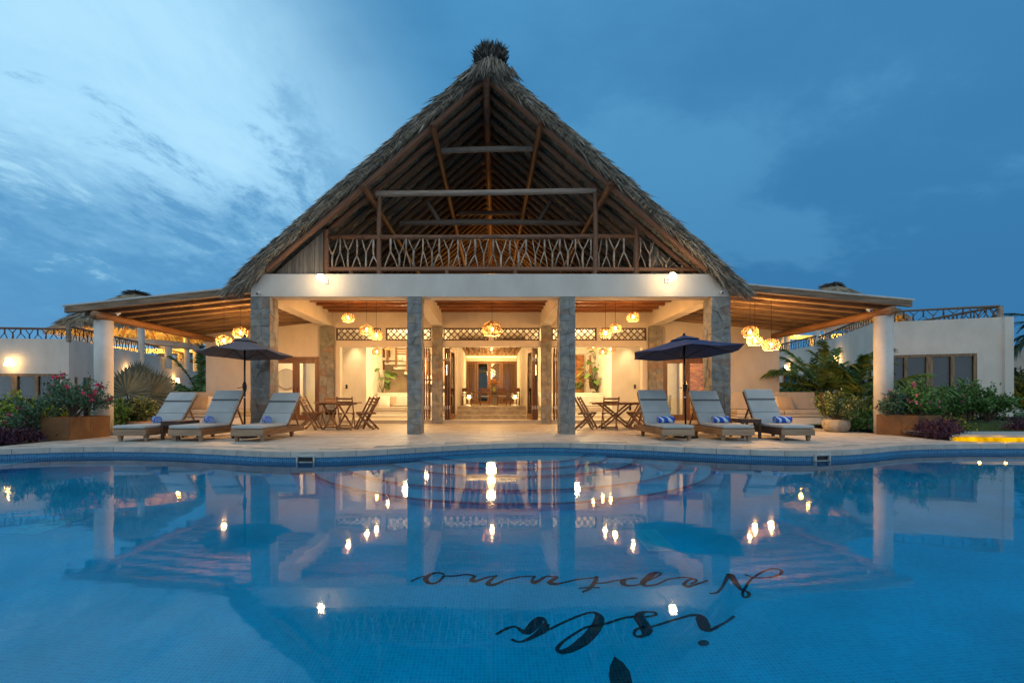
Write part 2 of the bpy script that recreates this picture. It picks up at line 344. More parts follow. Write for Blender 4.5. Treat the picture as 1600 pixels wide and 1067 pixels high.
# ---------------------------------------------------------------- mesh building
class MB:
    def __init__(s): s.v = []; s.f = []
    def add(s, vs, fs):
        o = len(s.v); s.v.extend([tuple(p) for p in vs]); s.f.extend([tuple(i + o for i in f) for f in fs]); return s
    def box(s, x0, x1, y0, y1, z0, z1):
        return s.add([(x0, y0, z0), (x1, y0, z0), (x1, y1, z0), (x0, y1, z0), (x0, y0, z1), (x1, y0, z1), (x1, y1, z1), (x0, y1, z1)],
                     [(0, 3, 2, 1), (4, 5, 6, 7), (0, 1, 5, 4), (1, 2, 6, 5), (2, 3, 7, 6), (3, 0, 4, 7)])
    def cbox(s, c, sx, sy, sz, rot=None):
        vs = []
        for z in (-1, 1):
            for x, y in ((-1, -1), (1, -1), (1, 1), (-1, 1)):
                v = Vector((x * sx / 2, y * sy / 2, z * sz / 2))
                if rot is not None: v = rot @ v
                vs.append(v + Vector(c))
        return s.add(vs, [(0, 3, 2, 1), (4, 5, 6, 7), (0, 1, 5, 4), (1, 2, 6, 5), (2, 3, 7, 6), (3, 0, 4, 7)])
    def bar(s, p0, p1, w, h, up=(0, 0, 1)):
        p0 = Vector(p0); p1 = Vector(p1); d = (p1 - p0).normalized(); up = Vector(up)
        a = d.cross(up)
        if a.length < 1e-4: a = d.cross(Vector((1, 0, 0)))
        a.normalize(); b = a.cross(d).normalized()
        vs = []
        for p in (p0, p1):
            for i, j in ((-1, -1), (1, -1), (1, 1), (-1, 1)):
                vs.append(p + a * (i * w / 2) + b * (j * h / 2))
        return s.add(vs, [(0, 1, 2, 3), (4, 7, 6, 5), (0, 4, 5, 1), (1, 5, 6, 2), (2, 6, 7, 3), (3, 7, 4, 0)])
    def tube(s, pts, rads, n=6, cap=True):
        pts = [Vector(p) for p in pts]
        if isinstance(rads, (int, float)): rads = [rads] * len(pts)
        o = len(s.v); ref = None
        for i, p in enumerate(pts):
            d = (pts[min(i + 1, len(pts) - 1)] - pts[max(i - 1, 0)]).normalized()
            if ref is None: ref = d.orthogonal().normalized()
            a = (ref - d * ref.dot(d))
            a = a.normalized() if a.length > 1e-5 else d.orthogonal().normalized()
            ref = a; b = d.cross(a)
            for k in range(n):
                t = 2 * math.pi * k / n
                s.v.append(tuple(p + (a * math.cos(t) + b * math.sin(t)) * rads[i]))
        for i in range(len(pts) - 1):
            for k in range(n):
                k2 = (k + 1) % n
                s.f.append((o + i * n + k, o + i * n + k2, o + (i + 1) * n + k2, o + (i + 1) * n + k))
        if cap:
            s.f.append(tuple(o + k for k in reversed(range(n)))); s.f.append(tuple(o + (len(pts) - 1) * n + k for k in range(n)))
        return s
    def lathe(s, prof, n=24, c=(0, 0, 0), cap=True):
        o = len(s.v)
        for r, z in prof:
            for k in range(n):
                t = 2 * math.pi * k / n
                s.v.append((c[0] + r * math.cos(t), c[1] + r * math.sin(t), c[2] + z))
        for i in range(len(prof) - 1):
            for k in range(n):
                k2 = (k + 1) % n
                s.f.append((o + i * n + k, o + i * n + k2, o + (i + 1) * n + k2, o + (i + 1) * n + k))
        if cap:
            if prof[0][0] > 1e-4: s.f.append(tuple(o + k for k in reversed(range(n))))
            if prof[-1][0] > 1e-4: s.f.append(tuple(o + (len(prof) - 1) * n + k for k in range(n)))
        return s
    def extrude(s, poly, fn, a, b):
        """poly: 2D points (counter-clockwise); fn(u, v, w) -> 3D; from w=a to w=b"""
        n = len(poly)
        vs = [fn(u, v, a) for u, v in poly] + [fn(u, v, b) for u, v in poly]
        fs = [tuple(reversed(range(n))), tuple(range(n, 2 * n))] + [(i, (i + 1) % n, n + (i + 1) % n, n + i) for i in range(n)]
        return s.add(vs, fs)
    def wall(s, A, B, z0, z1, th, openings=(), side=1):
        """wall from A to B in plan, with rectangular openings (u0, u1, za, zb)"""
        A = Vector((A[0], A[1], 0)); B = Vector((B[0], B[1], 0)); L = (B - A).length; d = (B - A) / L
        nrm = Vector((d.y, -d.x, 0)) * side
        us = sorted({0.0, L, *[o[0] for o in openings], *[o[1] for o in openings]})
        for u0, u1 in zip(us, us[1:]):
            if u1 - u0 < 1e-4: continue
            um = (u0 + u1) / 2; segs = [(z0, z1)]
            for o in openings:
                if o[0] < um < o[1]:
                    ns = []
                    for a, b in segs:
                        if o[2] > a: ns.append((a, min(b, o[2])))
                        if o[3] < b: ns.append((max(a, o[3]), b))
                    segs = [q for q in ns if q[1] - q[0] > 1e-4]
            for a, b in segs:
                p = [A + d * u0, A + d * u1, A + d * u1 - nrm * th, A + d * u0 - nrm * th]
                s.add([(q.x, q.y, a) for q in p] + [(q.x, q.y, b) for q in p],
                      [(0, 3, 2, 1), (4, 5, 6, 7), (0, 1, 5, 4), (1, 2, 6, 5), (2, 3, 7, 6), (3, 0, 4, 7)])
        return s
ORG = {}
def link(o, parent=None):
    C.objects.link(o)
    if parent is not None: o.parent = parent
    return o
def thing(name, label, cat, loc=(0, 0, 0), group=None, rz=0):
    o = bpy.data.objects.new(name, None); C.objects.link(o); o.location = loc; o.rotation_euler = (0, 0, rz)
    o.empty_display_size = .1
    o['label'] = label; o['category'] = cat
    if group: o['group'] = group
    ORG[o.name] = Vector(loc); return o
def tag(o, label=None, cat=None, group=None, kind=None):
    if label: o['label'] = label
    if cat: o['category'] = cat
    if group: o['group'] = group
    if kind: o['kind'] = kind
    return o
def org(p): return ORG.get(p.name, Vector((0, 0, 0))) if p is not None else Vector((0, 0, 0))
def mesh_of(name, mb, mat, smooth=False, off=None, bevel=0, segs=2):
    me = bpy.data.meshes.new(name)
    vs = mb.v
    if off is not None and off.length > 0: vs = [(a - off.x, b - off.y, c - off.z) for a, b, c in vs]
    me.from_pydata(vs, [], mb.f); me.materials.append(M[mat]); me.update()
    if smooth: me.polygons.foreach_set('use_smooth', [True] * len(me.polygons))
    return me
def part(name, mb, mat, parent=None, smooth=False, local=False, bevel=0, segs=2, label=None):
    """one mesh object; world coordinates unless local; parent may be a thing or a part"""
    off = None if local else org(parent)
    o = bpy.data.objects.new(name, mesh_of(name, mb, mat, smooth, off)); link(o, parent)
    if parent is not None: ORG[o.name] = org(parent)
    if bevel:
        b = o.modifiers.new('bevel', 'BEVEL'); b.width = bevel; b.segments = segs; b.limit_method = 'ANGLE'; b.angle_limit = R(40)
    if label: o['label'] = label
    return o
def solo(name, mb, mat, label, cat, loc, group=None, **k):
    """a thing that is a single mesh, its origin at its base"""
    loc = Vector(loc); off = loc
    o = bpy.data.objects.new(name, mesh_of(name, mb, mat, k.get('smooth', False), off)); C.objects.link(o); o.location = loc
    ORG[o.name] = loc
    if k.get('bevel'):
        b = o.modifiers.new('bevel', 'BEVEL'); b.width = k['bevel']; b.segments = 2; b.limit_method = 'ANGLE'
    return tag(o, label, cat, group)
def copy_tree(o, parent=None):
    c = o.copy(); C.objects.link(c)
    if parent is not None: c.parent = parent
    for ch in o.children: copy_tree(ch, c)
    return c
UNIT = []
for k in range(4):
    rr = random.Random(k); mb = MB(); pts = []; rads = []
    ox, oy = rr.uniform(-.6, .6), rr.uniform(-.6, .6)
    for i in range(7):
        t = i / 6; pts.append((ox * math.sin(t * math.pi) * .8, oy * math.sin(t * math.pi), t)); rads.append(1 + .09 * rr.uniform(-1, 1) - .12 * t + .06)
    for (qx, qy, qz), q in zip(pts, rads): mb.v += [(qx * .6 + q * math.cos(2 * math.pi * j / 8), qy * .6 + q * math.sin(2 * math.pi * j / 8), qz) for j in range(8)]
    mb.f = [(i * 8 + j, i * 8 + (j + 1) % 8, (i + 1) * 8 + (j + 1) % 8, (i + 1) * 8 + j) for i in range(6) for j in range(8)] + [tuple(reversed(range(8))), tuple(range(48, 56))]
    UNIT.append(mb)
UNITME = {}
def pole(name, p0, p1, r, mat, parent=None, var=None, straight=False):
    """a round log between two world points, sharing one of four slightly crooked meshes"""
    k = rng.randrange(4) if var is None else var
    key = (k, mat)
    if key not in UNITME: UNITME[key] = mesh_of('pole', UNIT[k], mat, True)
    p0 = Vector(p0); p1 = Vector(p1); d = p1 - p0
    o = bpy.data.objects.new(name, UNITME[key]); link(o, parent)
    q = d.to_track_quat('Z', 'Y') @ Euler((0, 0, rng.uniform(0, 6.28))).to_quaternion()
    o.matrix_basis = Matrix.LocRotScale(p0 - org(parent), q, Vector((r, r, d.length)))
    return o
def struct(name, mb, mat, parent=None, **k):
    o = part(name, mb, mat, parent, **k)
    if parent is None: o['kind'] = 'structure'
    return o
def glow_strip():
    m = M['led_yellow']; N = m.node_tree.nodes; L = m.node_tree.links; e = [n for n in N if n.type == 'EMISSION'][0]
    geo = N.new('ShaderNodeNewGeometry'); t = N.new('ShaderNodeTexNoise'); L.new(geo.outputs['Position'], t.inputs[0]); t.inputs['Scale'].default_value = 5; t.inputs['Detail'].default_value = 6
    r = N.new('ShaderNodeMapRange'); L.new(t.outputs[0], r.inputs[0]); r.inputs[1].default_value = .3; r.inputs[2].default_value = .7; r.inputs[3].default_value = .45; r.inputs[4].default_value = 1.35
    L.new(r.outputs[0], e.inputs[1])
glow_strip()
def lamp_light(name, loc, power, col=(1, .60, .26), radius=.05, parent=None):
    l = bpy.data.lights.new(name, 'POINT'); l.energy = power; l.color = col; l.shadow_soft_size = radius
    o = bpy.data.objects.new(name, l); link(o, parent); o.location = Vector(loc) - org(parent)
    return o
def spot_light(name, loc, target, power, angle=90, blend=.6, col=(1, .62, .28), radius=.04, parent=None):
    l = bpy.data.lights.new(name, 'SPOT'); l.energy = power; l.color = col; l.shadow_soft_size = radius; l.spot_size = R(angle); l.spot_blend = blend
    o = bpy.data.objects.new(name, l); link(o, parent); o.location = Vector(loc) - org(parent)
    o.rotation_euler = (Vector(target) - Vector(loc)).to_track_quat('-Z', 'Y').to_euler()
    return o
def blades(n, base, direction, length, width, bend=0., twist=None):
    """n thin tapering blades as numpy arrays; each its own island (6 vertices, 2 quads)"""
    base = np.asarray(base, float); D = np.asarray(direction, float); D /= np.linalg.norm(D, axis=1, keepdims=True)
    rv = nrng.normal(size=(n, 3)) if twist is None else np.asarray(twist, float)
    A = np.cross(D, rv); A /= np.linalg.norm(A, axis=1, keepdims=True) + 1e-9
    length = np.broadcast_to(np.asarray(length, float), (n,))[:, None]; width = np.broadcast_to(np.asarray(width, float), (n,))[:, None]
    mid = base + D * length * .55; tip = base + D * length; tip[:, 2] -= (bend * length[:, 0]); mid[:, 2] -= bend * length[:, 0] * .3
    v = np.stack([base - A * width * .5, base + A * width * .5, mid + A * width * .45, mid - A * width * .45, tip + A * width * .08, tip - A * width * .08], 1).reshape(-1, 3)
    i = np.arange(n)[:, None] * 6
    f = np.concatenate([i + np.array([0, 1, 2, 3]), i + np.array([3, 2, 4, 5])])
    mb = MB(); mb.v = [tuple(p) for p in v.tolist()]; mb.f = [tuple(p) for p in f.tolist()]
    return mb
def leaves(n, base, direction, length, width):
    """n folded leaves: base, two sides, tip"""
    base = np.asarray(base, float); D = np.asarray(direction, float); D /= np.linalg.norm(D, axis=1, keepdims=True)
    rv = nrng.normal(size=(n, 3)) * .6 + np.array([0, 0, 1.0])
    A = np.cross(D, rv); A /= np.linalg.norm(A, axis=1, keepdims=True) + 1e-9
    U = np.cross(A, D)
    length = np.broadcast_to(np.asarray(length, float), (n,))[:, None]; width = np.broadcast_to(np.asarray(width, float), (n,))[:, None]
    m = base + D * length * .45
    v = np.stack([base, m + A * width * .5 + U * width * .15, base + D * length - U * length * .12, m - A * width * .5 + U * width * .15], 1).reshape(-1, 3)
    i = np.arange(n)[:, None] * 4
    f = np.concatenate([i + np.array([0, 1, 2]), i + np.array([0, 2, 3])])
    mb = MB(); mb.v = [tuple(p) for p in v.tolist()]; mb.f = [tuple(p) for p in f.tolist()]
    return mb
def join(*mbs):
    r = MB()
    for m in mbs:
        o = len(r.v); r.v.extend(m.v); r.f.extend([tuple(i + o for i in f) for f in m.f])
    return r
# ================================================================ POOL, DECK, GROUND
edge_px = [(0, 710), (50, 708), (100, 706.2), (150, 705.6), (200, 705.5), (250, 706.3), (300, 708), (340, 709.8), (400, 713), (430, 714.2), (500, 714.2),
           (550, 713), (600, 710.2), (650, 707), (700, 704), (750, 701.2), (800, 699.3), (850, 698.4), (900, 699.3), (950, 701.2), (1000, 702.9),
           (1040, 705), (1100, 708), (1150, 710), (1200, 711.8), (1250, 712.6), (1275, 712.4), (1300, 711.8), (1350, 709), (1390, 704.6), (1430, 701.9), (1500, 700.7), (1600, 700.5)]
ZC = -0.09
raw = [G(x, y, ZC) for x, y in edge_px]
raw = [(p.x, p.y) for p in raw]
raw = [(-12.9, 5.9), (-12.0, 7.2), (-10.6, 8.0)] + raw + [(11.4, 9.5), (12.6, 9.1), (13.6, 8.3)]
def resample(pts, step):
    xs = np.array([p[0] for p in pts]); ys = np.array([p[1] for p in pts])
    X = np.arange(xs[0], xs[-1], step); Y = np.interp(X, xs, ys)
    k = np.ones(7) / 7; Yp = np.pad(Y, 3, mode='edge'); Y = np.convolve(Yp, k, 'valid')
    return list(zip(X.tolist(), Y.tolist()))
EDGE = resample(raw, .12)
XE = np.array([p[0] for p in EDGE]); YE = np.array([p[1] for p in EDGE])
def edge_y(x): return float(np.interp(x, XE, YE))
POOL = [(XE[0], -7.0)] + EDGE + [(XE[-1], -7.0)]
FLOORH = 1.3; FZ = WZ - FLOORH
# ground far around, with the pool cut out
g = MB()
def around(mb, z, x0, x1, y0, y1):
    px0, px1 = XE[0], XE[-1]
    mb.add([(x0, y0, z), (px0, y0, z), (px0, y1, z), (x0, y1, z)], [(0, 1, 2, 3)])
    mb.add([(px1, y0, z), (x1, y0, z), (x1, y1, z), (px1, y1, z)], [(0, 1, 2, 3)])
    mb.add([(px0, y0, z), (px1, y0, z), (px1, -7, z), (px0, -7, z)], [(0, 1, 2, 3)])
    for (a, b), (c, d) in zip(EDGE, EDGE[1:]): mb.add([(a, b, z), (c, d, z), (c, y1, z), (a, y1, z)], [(0, 1, 2, 3)])
around(g, -.55, -900, 900, -900, 1500)
struct('ground', g, 'ground')
# pool shell
pw = MB()
for (a, b), (c, d) in zip(POOL, POOL[1:] + POOL[:1]):
    pw.add([(a, b, ZC), (c, d, ZC), (c, d, FZ), (a, b, FZ)], [(0, 1, 2, 3)])
pool_wall = struct('pool_wall', pw, 'pool_band')
pf = MB(); pf.add([(x, y, FZ) for x, y in reversed(POOL)], [tuple(range(len(POOL)))])
pool_floor = struct('pool_floor', pf, 'pool_tile')
wt = MB(); wt.add([(x, y, WZ) for x, y in reversed(POOL)], [tuple(range(len(POOL)))])
struct('water', wt, 'water')
# curved entry steps below the porch
sc_ = Vector((.35, 9.7)); zprev = FZ
steps = [(3.72, 1.0), (3.2, .8), (2.42, .6), (1.92, .4), (1.5, .22)]
sroot = MB()
for i, (r, h) in enumerate(steps):
    zt = WZ - h
    mb = MB(); mb.lathe([(r, zprev + (.0 if i == 0 else .001)), (r, zt)], 72, (sc_.x, sc_.y, 0))
    st = struct('pool_step', mb, 'pool_tile') if i == 0 else part('pool_step', mb, 'pool_tile', None)
    st['kind'] = 'structure'
    ring = MB(); pts = [(sc_.x + (r - .01) * math.cos(t), sc_.y + (r - .01) * math.sin(t), zt - .005) for t in np.linspace(math.pi * .95, math.pi * 2.05, 60)]
    ring.tube(pts, .038, 6)
    part('step_nosing', ring, 'tile_edge', st)
    zprev = zt
# low bench on the left side of the pool
mb = MB(); mb.lathe([(2.6, FZ), (2.6, WZ - .45)], 60, (-10.6, 8.0, 0)); st = struct('pool_bench', mb, 'pool_tile')
ring = MB(); ring.tube([(-10.6 + 2.59 * math.cos(t), 8.0 + 2.59 * math.sin(t), WZ - .455) for t in np.linspace(math.pi, 2.1 * math.pi, 50)], .038, 6)
part('step_nosing', ring, 'tile_edge', st)
# coping stones along the edge
arc = [0.]
for (a, b), (c, d) in zip(EDGE, EDGE[1:]): arc.append(arc[-1] + math.hypot(c - a, d - b))
arc = np.array(arc)
def at_arc(s_):
    x = float(np.interp(s_, arc, XE)); y = float(np.interp(s_, arc, YE))
    x2 = float(np.interp(s_ + .05, arc, XE)); y2 = float(np.interp(s_ + .05, arc, YE)); x1 = float(np.interp(s_ - .05, arc, XE)); y1 = float(np.interp(s_ - .05, arc, YE))
    t = Vector((x2 - x1, y2 - y1)).normalized(); return Vector((x, y)), Vector((-t.y, t.x))
slab = MB()
def deck_back(x):
    if x < -9.15: return edge_y(x) + .62 + max(0, -9.5 - x) * .1
    if x > 9.72: return edge_y(x) + .46
    return 17.0
nseg = int(arc[-1] / .52); w_ = arc[-1] / nseg
xx = [x for x in XE.tolist()]
for a, b in zip(xx, xx[1:]):
    m_ = (a + b) / 2; y1 = deck_back(m_); ya, yb = edge_y(a) + .02, edge_y(b) + .02
    slab.add([(a, ya, -.012), (b, yb, -.012), (b, y1, -.012), (a, y1, -.012), (a, ya, -.6), (b, yb, -.6), (b, y1, -.6), (a, y1, -.6)],
             [(0, 1, 2, 3), (2, 6, 7, 3)])
for x0, x1, y0, y1 in ((-20, XE[0], -12, 6.2), (XE[-1], 20, -12, 9.2), (XE[0], XE[-1], -12, -7)):
    slab.add([(x0, y0, -.012), (x1, y0, -.012), (x1, y1, -.012), (x0, y1, -.012)], [(0, 1, 2, 3)])
deck = struct('deck', slab, 'grout')
cop = struct('pool_coping', MB().box(XE[0] - .36, XE[0] + .02, -7.3, edge_y(XE[0]), -.09, .003).box(XE[-1] - .02, XE[-1] + .36, -7.3, edge_y(XE[-1]), -.09, .003).box(XE[0] + .03, XE[-1] - .03, -7.3, -6.98, -.09, .003), 'coping')
for k in range(nseg):
    mb = MB(); ins = []; outs = []
    for q in range(4):
        p, n = at_arc(k * w_ + .004 + (w_ - .008) * q / 3); ins.append(p - n * .03); outs.append(p + n * .34)
    for q in range(3):
        a, b, c, d = ins[q], ins[q + 1], outs[q + 1], outs[q]
        for z, fl in ((.004, 1), (-.09, 0)):
            f = [(0, 1, 2, 3)] if fl else [(3, 2, 1, 0)]
            mb.add([(*v, z) for v in (a, b, c, d)], f)
        mb.add([(*a, .004), (*a, -.09), (*b, -.09), (*b, .004)], [(0, 1, 2, 3)])
        mb.add([(*d, .004), (*d, -.09), (*c, -.09), (*c, .004)], [(3, 2, 1, 0)])
    for a, d, fl in ((ins[0], outs[0], 0), (ins[3], outs[3], 1)):
        mb.add([(*a, .004), (*d, .004), (*d, -.09), (*a, -.09)], [(0, 1, 2, 3)] if not fl else [(3, 2, 1, 0)])
    part('coping_stone', mb, 'coping', cop)
# pavers
tw, td = .61, .405
pav = []
row = 0; y = 7.9
while y < 16.95:
    x = -9.15 + (0 if row % 2 else -tw / 2)
    while x < 9.72:
        x0, x1 = max(x, -9.13) + .003, min(x + tw, 9.7) - .003
        if x1 - x0 > .08:
            lim = max(edge_y(t) for t in np.linspace(x0, x1, 5)) + .40
            y0 = max(y + .003, lim); y1 = min(y + td - .003, 16.94)
            if y1 - y0 > .05: pav.append((x0, x1, y0, y1))
        x += tw
    y += td; row += 1
pav.sort(key=lambda q: q[2])
share = {}
for i, (x0, x1, y0, y1) in enumerate(pav[:298]):
    key = (round(x1 - x0, 3), round(y1 - y0, 3))
    if key not in share: share[key] = mesh_of('paver', MB().box(0, x1 - x0, 0, y1 - y0, -.011, 0), 'travertine')
    o = bpy.data.objects.new('paver', share[key]); link(o, deck); o.location = (x0, y0, rng.uniform(-.0015, .0015))
mb = MB()
for x0, x1, y0, y1 in pav[298:]: mb.box(x0, x1, y0, y1, -.011, rng.uniform(-.001, .001))
part('far_pavers', mb, 'travertine_far', deck)['kind'] = 'stuff'
# skimmers set in the pool wall
for px, lab in ((478, 'pale pool skimmer mouth in the tiled wall before the third lounger from the left'), (1284.5, 'pale pool skimmer mouth in the tiled wall at the right bend of the pool')):
    p = G(px, 714.2 if px < 900 else 712.4, ZC); s0 = float(np.interp(p.x, XE, arc)); q, n = at_arc(s0)
    th = math.atan2(n.x, n.y)
    t = thing('pool_skimmer', lab, 'skimmer', (q.x, q.y, -.05), 'skimmer mouths in the pool wall', -th)
    fr = MB().box(-.15, -.125, -.05, .02, -.22, .0).box(.125, .15, -.05, .02, -.22, 0).box(-.125, .125, -.05, .02, -.03, 0).box(-.125, .125, -.05, .02, -.22, -.195)
    part('frame', fr, 'skimmer', t, local=True, bevel=.004)
    part('throat', MB().box(-.124, .124, -.008, .019, -.194, -.031), 'black_plastic', t, local=True)
    part('weir_flap', MB().box(-.11, .11, -.03, -.022, -.19, -.11), 'skimmer', t, local=True)
# drain grilles on the floor
for (q1, q2, q3, q4), lab in ((((985, 836), (1036, 835), (1050, 852), (1005, 853)), 'pale square drain grille on the pool floor right of centre'),
                              (((30, 828), (62, 814), (110, 814), (84, 829)), 'pale square drain grille on the pool floor at the far left')):
    pts = [under(a, b, FLOORH) for a, b in (q1, q2, q3, q4)]; c = sum(pts, Vector()) / 4
    t = thing('drain_grille', lab, 'drain', (c.x, c.y, FZ), 'drain grilles on the pool floor')
    sx, sy = .2, .34
    sx = max(abs(p.x - c.x) for p in pts) * .8; sy = max(.3, max(abs(p.y - c.y) for p in pts))
    fr = MB().box(-sx, sx, -sy, -sy + .03, .002, .02).box(-sx, sx, sy - .03, sy, .002, .02).box(-sx, -sx + .03, -sy + .03, sy - .03, .002, .02).box(sx - .03, sx, -sy + .03, sy - .03, .002, .02).box(-.015, .015, -sy + .03, sy - .03, .002, .02)
    part('frame', fr, 'grille', t, local=True)
    gr = MB()
    for k in range(12):
        yy = -sy + .05 + (2 * sy - .1) * k / 11
        gr.box(-sx + .03, -.015, yy - .02, yy + .02, .004, .016).box(.015, sx - .03, yy - .02, yy + .02, .004, .016)
    part('grille', gr, 'grille', t, local=True)
# return jets just under the waterline
# the script lettering laid in dark mosaic on the pool floor (seen upside down from the water side)
def stroke(pts, wds, h=FLOORH, lift=.004):
    P3 = [(600 + x / 2.4615, 860 + y / 2.4615) for x, y in pts]
    # smooth
    out = []
    n = len(P3)
    for i in range(n - 1):
        p0, p1, p2, p3 = P3[max(i - 1, 0)], P3[i], P3[i + 1], P3[min(i + 2, n - 1)]
        for k in range(5):
            t = k / 5
            out.append((tuple(.5 * ((2 * p1[j]) + (-p0[j] + p2[j]) * t + (2 * p0[j] - 5 * p1[j] + 4 * p2[j] - p3[j]) * t * t + (-p0[j] + 3 * p1[j] - 3 * p2[j] + p3[j]) * t ** 3) for j in (0, 1)), wds[i] * (1 - t) + wds[i + 1] * t))
    out.append((P3[-1], wds[-1]))
    W3 = [(under(a[0], a[1], h), w) for a, w in out]
    mb = MB(); L_ = []
    for i, (p, w) in enumerate(W3):
        d = W3[min(i + 1, len(W3) - 1)][0] - W3[max(i - 1, 0)][0]; d.z = 0
        if d.length < 1e-6: d = Vector((1, 0, 0))
        d.normalize(); nn = Vector((-d.y, d.x, 0))
        L_.append((p + nn * w / 2, p - nn * w / 2))
    vs = []
    for a, b in L_: vs += [(a.x, a.y, FZ + lift), (b.x, b.y, FZ + lift)]
    mb.add(vs, [(2 * i, 2 * i + 1, 2 * i + 3, 2 * i + 2) for i in range(len(L_) - 1)])
    return mb
tn, tk = .022, .085
LET = thing('floor_lettering', 'dark mosaic script reading isla Neptuno on the blue pool floor', 'lettering', (1.2, 4.5, FZ))
letters = []
letters.append(('letter_i', [([(1348, 253), (1300, 282), (1262, 302), (1238, 300), (1228, 280), (1218, 258), (1200, 248), (1165, 252), (1110, 268), (1060, 283), (1010, 298)], [tn, tn, tn * 1.4, tk, tk, tk * .9, tn * 1.4, tn, tn, tn, tn])]))
letters.append(('letter_s', [([(1048, 246), (1040, 238), (1010, 236), (985, 245), (984, 262), (1000, 285), (1010, 308), (1000, 326), (975, 331), (962, 320), (972, 302), (1005, 294)], [tn, tn, tn, tk * .7, tk, tk, tk, tn * 1.6, tn * 1.3, tn, tn, tn]),
                              ([(1050, 246), (1020, 254), (975, 253), (920, 259), (870, 275), (832, 286)], [tn, tn, tn, tn, tn, tn])]))
letters.append(('letter_l', [([(832, 286), (785, 292), (735, 318), (690, 350), (666, 376), (680, 390), (720, 379), (772, 345), (812, 300), (828, 262), (816, 242), (790, 239), (745, 253), (690, 275), (640, 300), (600, 318)], [tn, tn, tn, tn, tn * 1.3, tn * 1.8, tk * .7, tk, tk, tk * .9, tn * 1.5, tn, tn, tn, tn, tn])]))
letters.append(('letter_a', [([(622, 282), (618, 267), (600, 264), (578, 285), (552, 310), (530, 308), (512, 296), (493, 293), (460, 306), (430, 322)], [tn, tn, tk * .8, tk, tk * .8, tn * 1.6, tn, tn, tn, tn]),
                              ([(624, 280), (610, 305), (575, 330), (535, 349), (510, 350), (490, 340)], [tk * .6, tk * .8, tk * .5, tn, tn, tn])]))
letters.append(('letter_n_capital', [([(1252, 165), (1282, 160), (1304, 134), (1320, 104), (1332, 92), (1346, 115), (1372, 148), (1398, 158), (1403, 172), (1388, 181), (1379, 166), (1390, 142), (1412, 112), (1452, 84), (1500, 69), (1530, 79), (1518, 95), (1470, 105), (1420, 103), (1388, 91)],
                                      [tn, tn, tn, tn * 1.6, tk * .7, tk * .6, tn * 1.5, tn * 1.4, tn * 1.3, tn, tn, tn, tn, tn, tn, tn * 1.2, tn, tn, tn, tn])]))
letters.append(('letter_e', [([(1245, 115), (1210, 127), (1170, 137), (1155, 130), (1170, 115), (1196, 110), (1202, 118), (1180, 128)], [tn, tn, tn * 1.8, tn * 1.6, tn, tn, tn, tn]), ([(1200, 112), (1165, 104), (1130, 105), (1090, 110)], [tn] * 4)]))
letters.append(('letter_p', [([(1090, 110), (1050, 130), (1005, 135), (996, 122), (1028, 92), (1055, 83), (1064, 90), (1030, 108), (1000, 122)], [tn, tn, tn * 1.6, tk * .6, tk * .7, tn, tn, tn, tn]), ([(1000, 125), (965, 134), (930, 134), (918, 122), (935, 108), (975, 104)], [tn, tn * 1.2, tk * .5, tk * .6, tn, tn])]))
letters.append(('letter_t', [([(975, 104), (900, 114), (850, 124), (815, 126)], [tn] * 4), ([(818, 99), (812, 120), (790, 146), (762, 160)], [tn * 1.4, tk * .45, tk * .4, tn]), ([(748, 145), (790, 142), (830, 143)], [tn] * 3)]))
letters.append(('letter_u', [([(816, 104), (740, 112), (670, 128), (638, 125), (650, 112), (668, 102)], [tn, tn, tn * 1.4, tk * .6, tk * .5, tn]), ([(668, 102), (625, 100), (592, 118), (575, 123), (570, 112), (582, 99)], [tn, tn, tk * .5, tk * .6, tn, tn])]))
letters.append(('letter_n', [([(582, 100), (530, 101), (470, 114), (425, 130), (400, 128), (415, 110), (436, 95)], [tn, tn, tn, tn * 1.6, tk * .6, tn * 1.3, tn]), ([(436, 97), (400, 103), (352, 118), (338, 114), (352, 97)], [tn, tn, tk * .5, tk * .6, tn]), ([(355, 100), (320, 93), (270, 99), (228, 99)], [tn] * 4)]))
letters.append(('letter_o', [([(233, 93), (208, 85), (175, 94), (160, 112), (176, 127), (208, 121), (233, 96)], [tn, tn * 1.5, tk * .5, tk * .6, tn * 1.5, tn * 1.2, tn]), ([(170, 97), (140, 103), (102, 120)], [tn] * 3)]))
for i, (nm, strokes_) in enumerate(letters):
    part(nm, join(*[stroke(a, b, lift=.004 + .001 * k + (.0005 * (i % 2))) for k, (a, b) in enumerate(strokes_)]), 'tile_dark', LET)
def blob(pts, lift=.005):
    ps = [under(600 + x / 2.4615, 860 + y / 2.4615, FLOORH) for x, y in pts]
    m = MB(); m.add([(p.x, p.y, FZ + lift) for p in ps], [tuple(range(len(ps)))]); return m
part('letter_dot', blob([(1229 + 22 * math.cos(t), 356 - 12 * math.sin(t)) for t in np.linspace(0, 2 * math.pi, 16, endpoint=False)]), 'tile_dark', LET)
LF = thing('floor_leaf_emblem', 'dark mosaic leaf emblem on the pool floor nearest the camera', 'emblem', (.7, 3.1, FZ))
part('leaf_shape', blob([(885, 405), (868, 445), (864, 480), (872, 515), (890, 545), (915, 575), (945, 600), (956, 560), (957, 510), (945, 465), (920, 430)], .004), 'tile_dark', LF)
for k, cx in enumerate((-1, 1)):
    part('leaf_shape', blob([(935 + cx * 90, 640), (905 + cx * 45, 665), (925 + cx * 30, 720), (965 + cx * 60, 730)], .005), 'tile_dark', LF)

